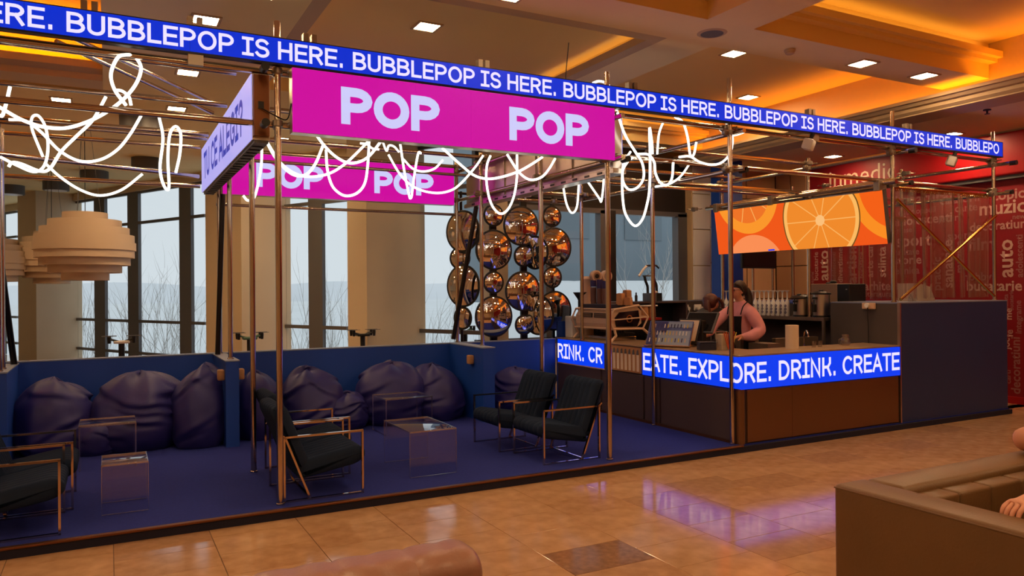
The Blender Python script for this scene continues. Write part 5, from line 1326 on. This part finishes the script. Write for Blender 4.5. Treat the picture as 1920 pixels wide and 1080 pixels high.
# standing barista, faces -X (towards the bar), head bowed
def barista(bx, by):
    t = thing('person', 'woman in a pink sweatshirt and black apron standing at the bar, ponytail', 'person', (bx, by, PZ))
    V = lambda x, y, z: (bx+x, by+y, PZ+z)
    J = {'pel': (V(0,0,.93), (.15,.115)), 'bel': (V(0,0,1.05), (.145,.11)), 'che': (V(.0,0,1.22), (.175,.135)), 'ucc': (V(-.01,0,1.345), (.14,.105)), 'nek': (V(-.03,0,1.425), .054), 'nk2': (V(-.045,0,1.46), .048),
         'jaw': (V(-.075,0,1.495), (.062,.066)), 'hd': (V(-.07,0,1.545), (.086,.074)), 'top': (V(-.055,0,1.60), (.072,.064))}
    E = [('pel','bel'),('bel','che'),('che','ucc'),('ucc','nek'),('nek','nk2'),('nk2','jaw'),('jaw','hd'),('hd','top')]
    for s, k in ((-1,'r'), (1,'l')):      # r: toward the viewer (-Y)
        J[k+'hip'] = (V(0,s*.09,.86), .088); J[k+'kne'] = (V(-.01,s*.1,.48), .06); J[k+'ank'] = (V(.01,s*.1,.09), .042); J[k+'toe'] = (V(-.13,s*.1,.035), .035)
        E += [('pel',k+'hip'),(k+'hip',k+'kne'),(k+'kne',k+'ank'),(k+'ank',k+'toe')]
    # viewer-side arm bent, forearm across the front; other arm reaching forward to the straws
    J['rsh'] = (V(.0,-.15,1.30), .092); J['rel'] = (V(.07,-.25,1.07), .084); J['rfa'] = (V(-.08,-.24,1.0), .074); J['rwr'] = (V(-.20,-.2,1.0), .040)
    J['lsh'] = (V(-.03,.16,1.315), .072); J['lel'] = (V(-.25,.22,1.14), .076); J['lfa'] = (V(-.38,.14,1.06), .066); J['lwr'] = (V(-.50,.06,1.02), .036)
    E += [('ucc','rsh'),('rsh','rel'),('rel','rfa'),('rfa','rwr'),('ucc','lsh'),('lsh','lel'),('lel','lfa'),('lfa','lwr')]
    hand(J, E, 'rwr', (-1,.25,-.05), (0,1,.3), 'R'); hand(J, E, 'lwr', (-1,-.3,-.25), (0,-1,.2), 'L')
    def bm_(a, b):
        if b in ('nk2','jaw','hd','top') or a[0] in 'RL' or b[0] in 'RL': return 0
        if b in ('rwr','lwr') or a in ('ucc','che','bel','rsh','rel','rfa','lsh','lel','lfa') or b in ('che',): return 1
        return 2
    skinned('body', J, E, 'pel', ['skin', 'pink_cloth', 'black_cloth'], bm_, t)
    H = Vector(V(-.068, 0, 1.548))
    hr = MB().ball(H+Vector((.040,0,.026)), .092, .088, .104, 20, 14).build('hair', 'hair_dark', t, True)
    MB().tube(catmull([H+Vector((.10,0,.03)),H+Vector((.15,-.01,.0)),H+Vector((.175,-.02,-.10)),H+Vector((.16,-.03,-.22)),H+Vector((.14,-.03,-.31))],5), .04, 10, taper=[.03+.018*math.sin(i/20*math.pi) for i in range(21)]).build('ponytail', 'hair_dark', hr, True)
    MB().tube(catmull([H+Vector((-.065,-.03,.085)),H+Vector((-.03,-.075,.06)),H+Vector((.01,-.09,-.01))],5), .018, 8, taper=[.018]*6+[.014]*5).build('side_lock', 'hair_dark', hr, True)
    # face
    MB().ball(H+Vector((-.108,0,-.012)), .016, .011, .02, 10, 8).build('nose', 'skin', t, True); MB().ball(H+Vector((-.088,0,-.052)), .008, .02, .006, 10, 6).build('mouth', 'lips', t, True)
    for s in (-1, 1):
        MB().ball(H+Vector((-.084,s*.03,.008)), .008, .012, .007, 10, 6).build('eye', 'black', t, True); MB().ball(H+Vector((0,s*.078,-.012)), .016, .008, .024, 10, 8).build('ear', 'skin', t, True)
        gr = MB().tube([H+Vector((-.1,s*.034+.026*math.cos(a*math.pi/6),.006+.022*math.sin(a*math.pi/6))) for a in range(12)], .0028, 5, closed=True).build('glasses_rim', 'black', t, True)
        MB().tube([H+Vector((-.1,s*.06,.008)),H+Vector((0,s*.082,.012))], .0025, 5).build('glasses_temple', 'black', gr)
    # apron: curved bib and skirt wrapped round the front
    def sheet(z0, z1, hw, r_off, name):
        mb = MB(); G = []
        for i in range(9):
            z = z0+(z1-z0)*i/8; row = []
            for k in range(13):
                a = (k/12-.5)*2*hw; wd = .172+.0*z
                x = -math.cos(a)*(.135+r_off+.015*math.sin(i*.4)); y = math.sin(a)*(.165+r_off); row.append(mb.bm.verts.new(V(x, y, z)))
            G.append(row)
        for A, B in zip(G, G[1:]):
            for k in range(12): mb.bm.faces.new((A[k], A[k+1], B[k+1], B[k]))
        bmesh.ops.solidify(mb.bm, geom=mb.bm.faces[:], thickness=.006)
        mb.build(name, 'black_cloth', t, True)
    sheet(.98, 1.24, .72, .012, 'apron_bib'); sheet(.42, .99, 1.75, .025, 'apron_skirt')
    for s in (-1, 1): MB().tube(catmull([V(-.125,s*.11,1.26),V(-.09,s*.12,1.36),V(-.0,s*.11,1.41),V(.08,s*.08,1.35),V(.13,s*.03,1.2),V(.14,0,1.05)],5), .007, 6).build('apron_strap', 'black_cloth', t)
    return t
b1 = barista(6.86, 6.92)
# second barista, bent forward, auburn hair
def helper(bx, by):
    t = thing('person', 'woman with auburn hair in dark clothes bending down behind the till', 'person', (bx, by, PZ))
    V = lambda x, y, z: (bx+x, by+y, PZ+z)
    J = {'pel': (V(-.12,.1,.92), (.15,.12)), 'bel': (V(-.06,.06,1.05), (.14,.11)), 'che': (V(.02,0,1.2), (.16,.12)), 'ucc': (V(.09,-.04,1.29), (.12,.09)), 'nek': (V(.14,-.07,1.33), .052), 'jaw': (V(.20,-.1,1.345), (.062,.066)), 'hd': (V(.19,-.1,1.39), (.086,.076)), 'top': (V(.16,-.09,1.43), (.07,.064))}
    E = [('pel','bel'),('bel','che'),('che','ucc'),('ucc','nek'),('nek','jaw'),('jaw','hd'),('hd','top')]
    for s, k in ((-1,'r'), (1,'l')):
        J[k+'hip'] = (V(-.12+s*.04,.1+s*.08,.85), .088); J[k+'kne'] = (V(-.06+s*.04,.08+s*.08,.47), .06); J[k+'ank'] = (V(-.1+s*.04,.1+s*.08,.09), .042); J[k+'toe'] = (V(.02+s*.04,.04+s*.08,.035), .035)
        J[k+'sh'] = (V(.06+s*.07,-.02+s*.14,1.25), .068); J[k+'el'] = (V(.16+s*.09,-.08+s*.16,1.02), .05); J[k+'wr'] = (V(.30,-.16+s*.1,.99), .034)
        E += [('pel',k+'hip'),(k+'hip',k+'kne'),(k+'kne',k+'ank'),(k+'ank',k+'toe'),('ucc',k+'sh'),(k+'sh',k+'el'),(k+'el',k+'wr')]
        hand(J, E, k+'wr', (.9,-.4,-.2), (0,-s,.2), k.upper())
    def bm_(a, b):
        if b in ('jaw','hd','top') or a[0] in 'RL' or b[0] in 'RL': return 0
        return 1
    skinned('body', J, E, 'pel', ['skin', 'grey_cloth'], bm_, t)
    H = Vector(V(.18,-.095,1.395))
    hr = MB().ball(H+Vector((-.03,.02,.018)), .108, .1, .105, 20, 14).build('hair', 'hair_red', t, True)
    MB().tube(catmull([H+Vector((-.09,.02,.05)),H+Vector((-.125,-.02,-.04)),H+Vector((-.12,-.05,-.14)),H+Vector((-.10,-.07,-.24))],5), .05, 10, taper=[.055-.0025*i for i in range(16)]).build('hair_length', 'hair_red', hr, True)
    MB().tube(catmull([H+Vector((.0,-.09,.06)),H+Vector((.06,-.095,.0)),H+Vector((.075,-.09,-.07))],5), .02, 8).build('side_lock', 'hair_red', hr, True)
    MB().ball(H+Vector((.10,-.05,-.03)), .017, .013, .02, 10, 8).build('nose', 'skin', t, True); MB().ball(H+Vector((.085,-.045,-.065)), .009, .016, .006, 8, 6).build('mouth', 'lips', t, True)
    for s in (-1, 1): MB().ball(H+Vector((.082+s*.012,-.045+s*.03,-.005)), .007, .009, .006, 8, 6).build('eye', 'black', t, True)
helper(6.72, 7.55)
# visitor on the corner sofa, almost wholly outside the frame: elbow on the back, hand on the arm
def visitor():
    bx, by = 4.02, 1.78
    t = thing('person', 'seated visitor at the right edge, bare elbow and hand resting on the corner sofa', 'person', (bx, by, .44))
    V = lambda x, y, z: (x, y, z)
    J = {'pel': (V(bx,by-.02,.55), (.17,.13)), 'bel': (V(bx,by+.03,.70), (.16,.12)), 'che': (V(bx,by+.06,.90), (.18,.125)), 'ucc': (V(bx+.0,by+.06,1.03), (.14,.10)), 'nek': (V(bx+.02,by+.04,1.13), .056), 'jaw': (V(bx+.02,by-.0,1.2), (.066,.07)), 'hd': (V(bx+.02,by+.02,1.26), (.08,.09)), 'top': (V(bx+.02,by+.03,1.32), (.07,.07)),
         'lsh': (V(bx+.22,by+.1,1.02), .065), 'lel': (V(4.07,2.20,.866), .064), 'lfa': (V(4.2,2.19,.862), .05), 'lwr': (V(4.34,2.17,.85), .036),
         'rsh': (V(bx-.2,by+.04,1.0), .062), 'rel': (V(3.5,1.62,.84), .05), 'rfa': (V(3.27,1.62,.845), .042), 'rwr': (V(3.09,1.625,.845), .033)}
    E = [('pel','bel'),('bel','che'),('che','ucc'),('ucc','nek'),('nek','jaw'),('jaw','hd'),('hd','top'),('ucc','lsh'),('lsh','lel'),('lel','lfa'),('lfa','lwr'),('ucc','rsh'),('rsh','rel'),('rel','rfa'),('rfa','rwr')]
    for s, k in ((-1,'r'), (1,'l')):
        J[k+'hip'] = (V(bx+s*.1,by-.08,.535), .088); J[k+'kne'] = (V(bx+s*.13,by-.50,.52), .066); J[k+'ank'] = (V(bx+s*.13,by-.54,.09), .045); J[k+'toe'] = (V(bx+s*.14,by-.68,.035), .035)
        E += [('pel',k+'hip'),(k+'hip',k+'kne'),(k+'kne',k+'ank'),(k+'ank',k+'toe')]
    hand(J, E, 'rwr', (-1,.05,-.12), (0,1,0), 'R', 1.1, .8); hand(J, E, 'lwr', (.8,-.6,-.1), (0,1,0), 'L')
    def bm_(a, b):
        if a in ('pel','bel','che','lsh_') or b in ('che','bel') or (b in ('lsh','rsh')): return 1
        if b[1:] in ('hip','kne','ank','toe'): return 2
        return 0
    skinned('body', J, E, 'pel', ['skin', 'grey_cloth', 'black_cloth'], bm_, t)
    H = Vector((bx+.02, by+.04, 1.275)); MB().ball(H+Vector((0,.02,.02)), .09, .1, .1, 18, 12).build('hair', 'hair_dark', t, True)
    MB().ball(H+Vector((0,-.115,-.04)), .013, .018, .02, 10, 8).build('nose', 'skin', t, True); MB().ball(H+Vector((0,-.098,-.085)), .022, .009, .006, 10, 6).build('mouth', 'lips', t, True)
    for s in (-1, 1): MB().ball(H+Vector((s*.085,-.01,-.03)), .009, .018, .026, 10, 8).build('ear', 'skin', t, True)
    for s in (-1, 1): MB().ball(H+Vector((s*.032,-.1,-.01)), .01, .008, .007, 8, 6).build('eye', 'black', t, True)
visitor()
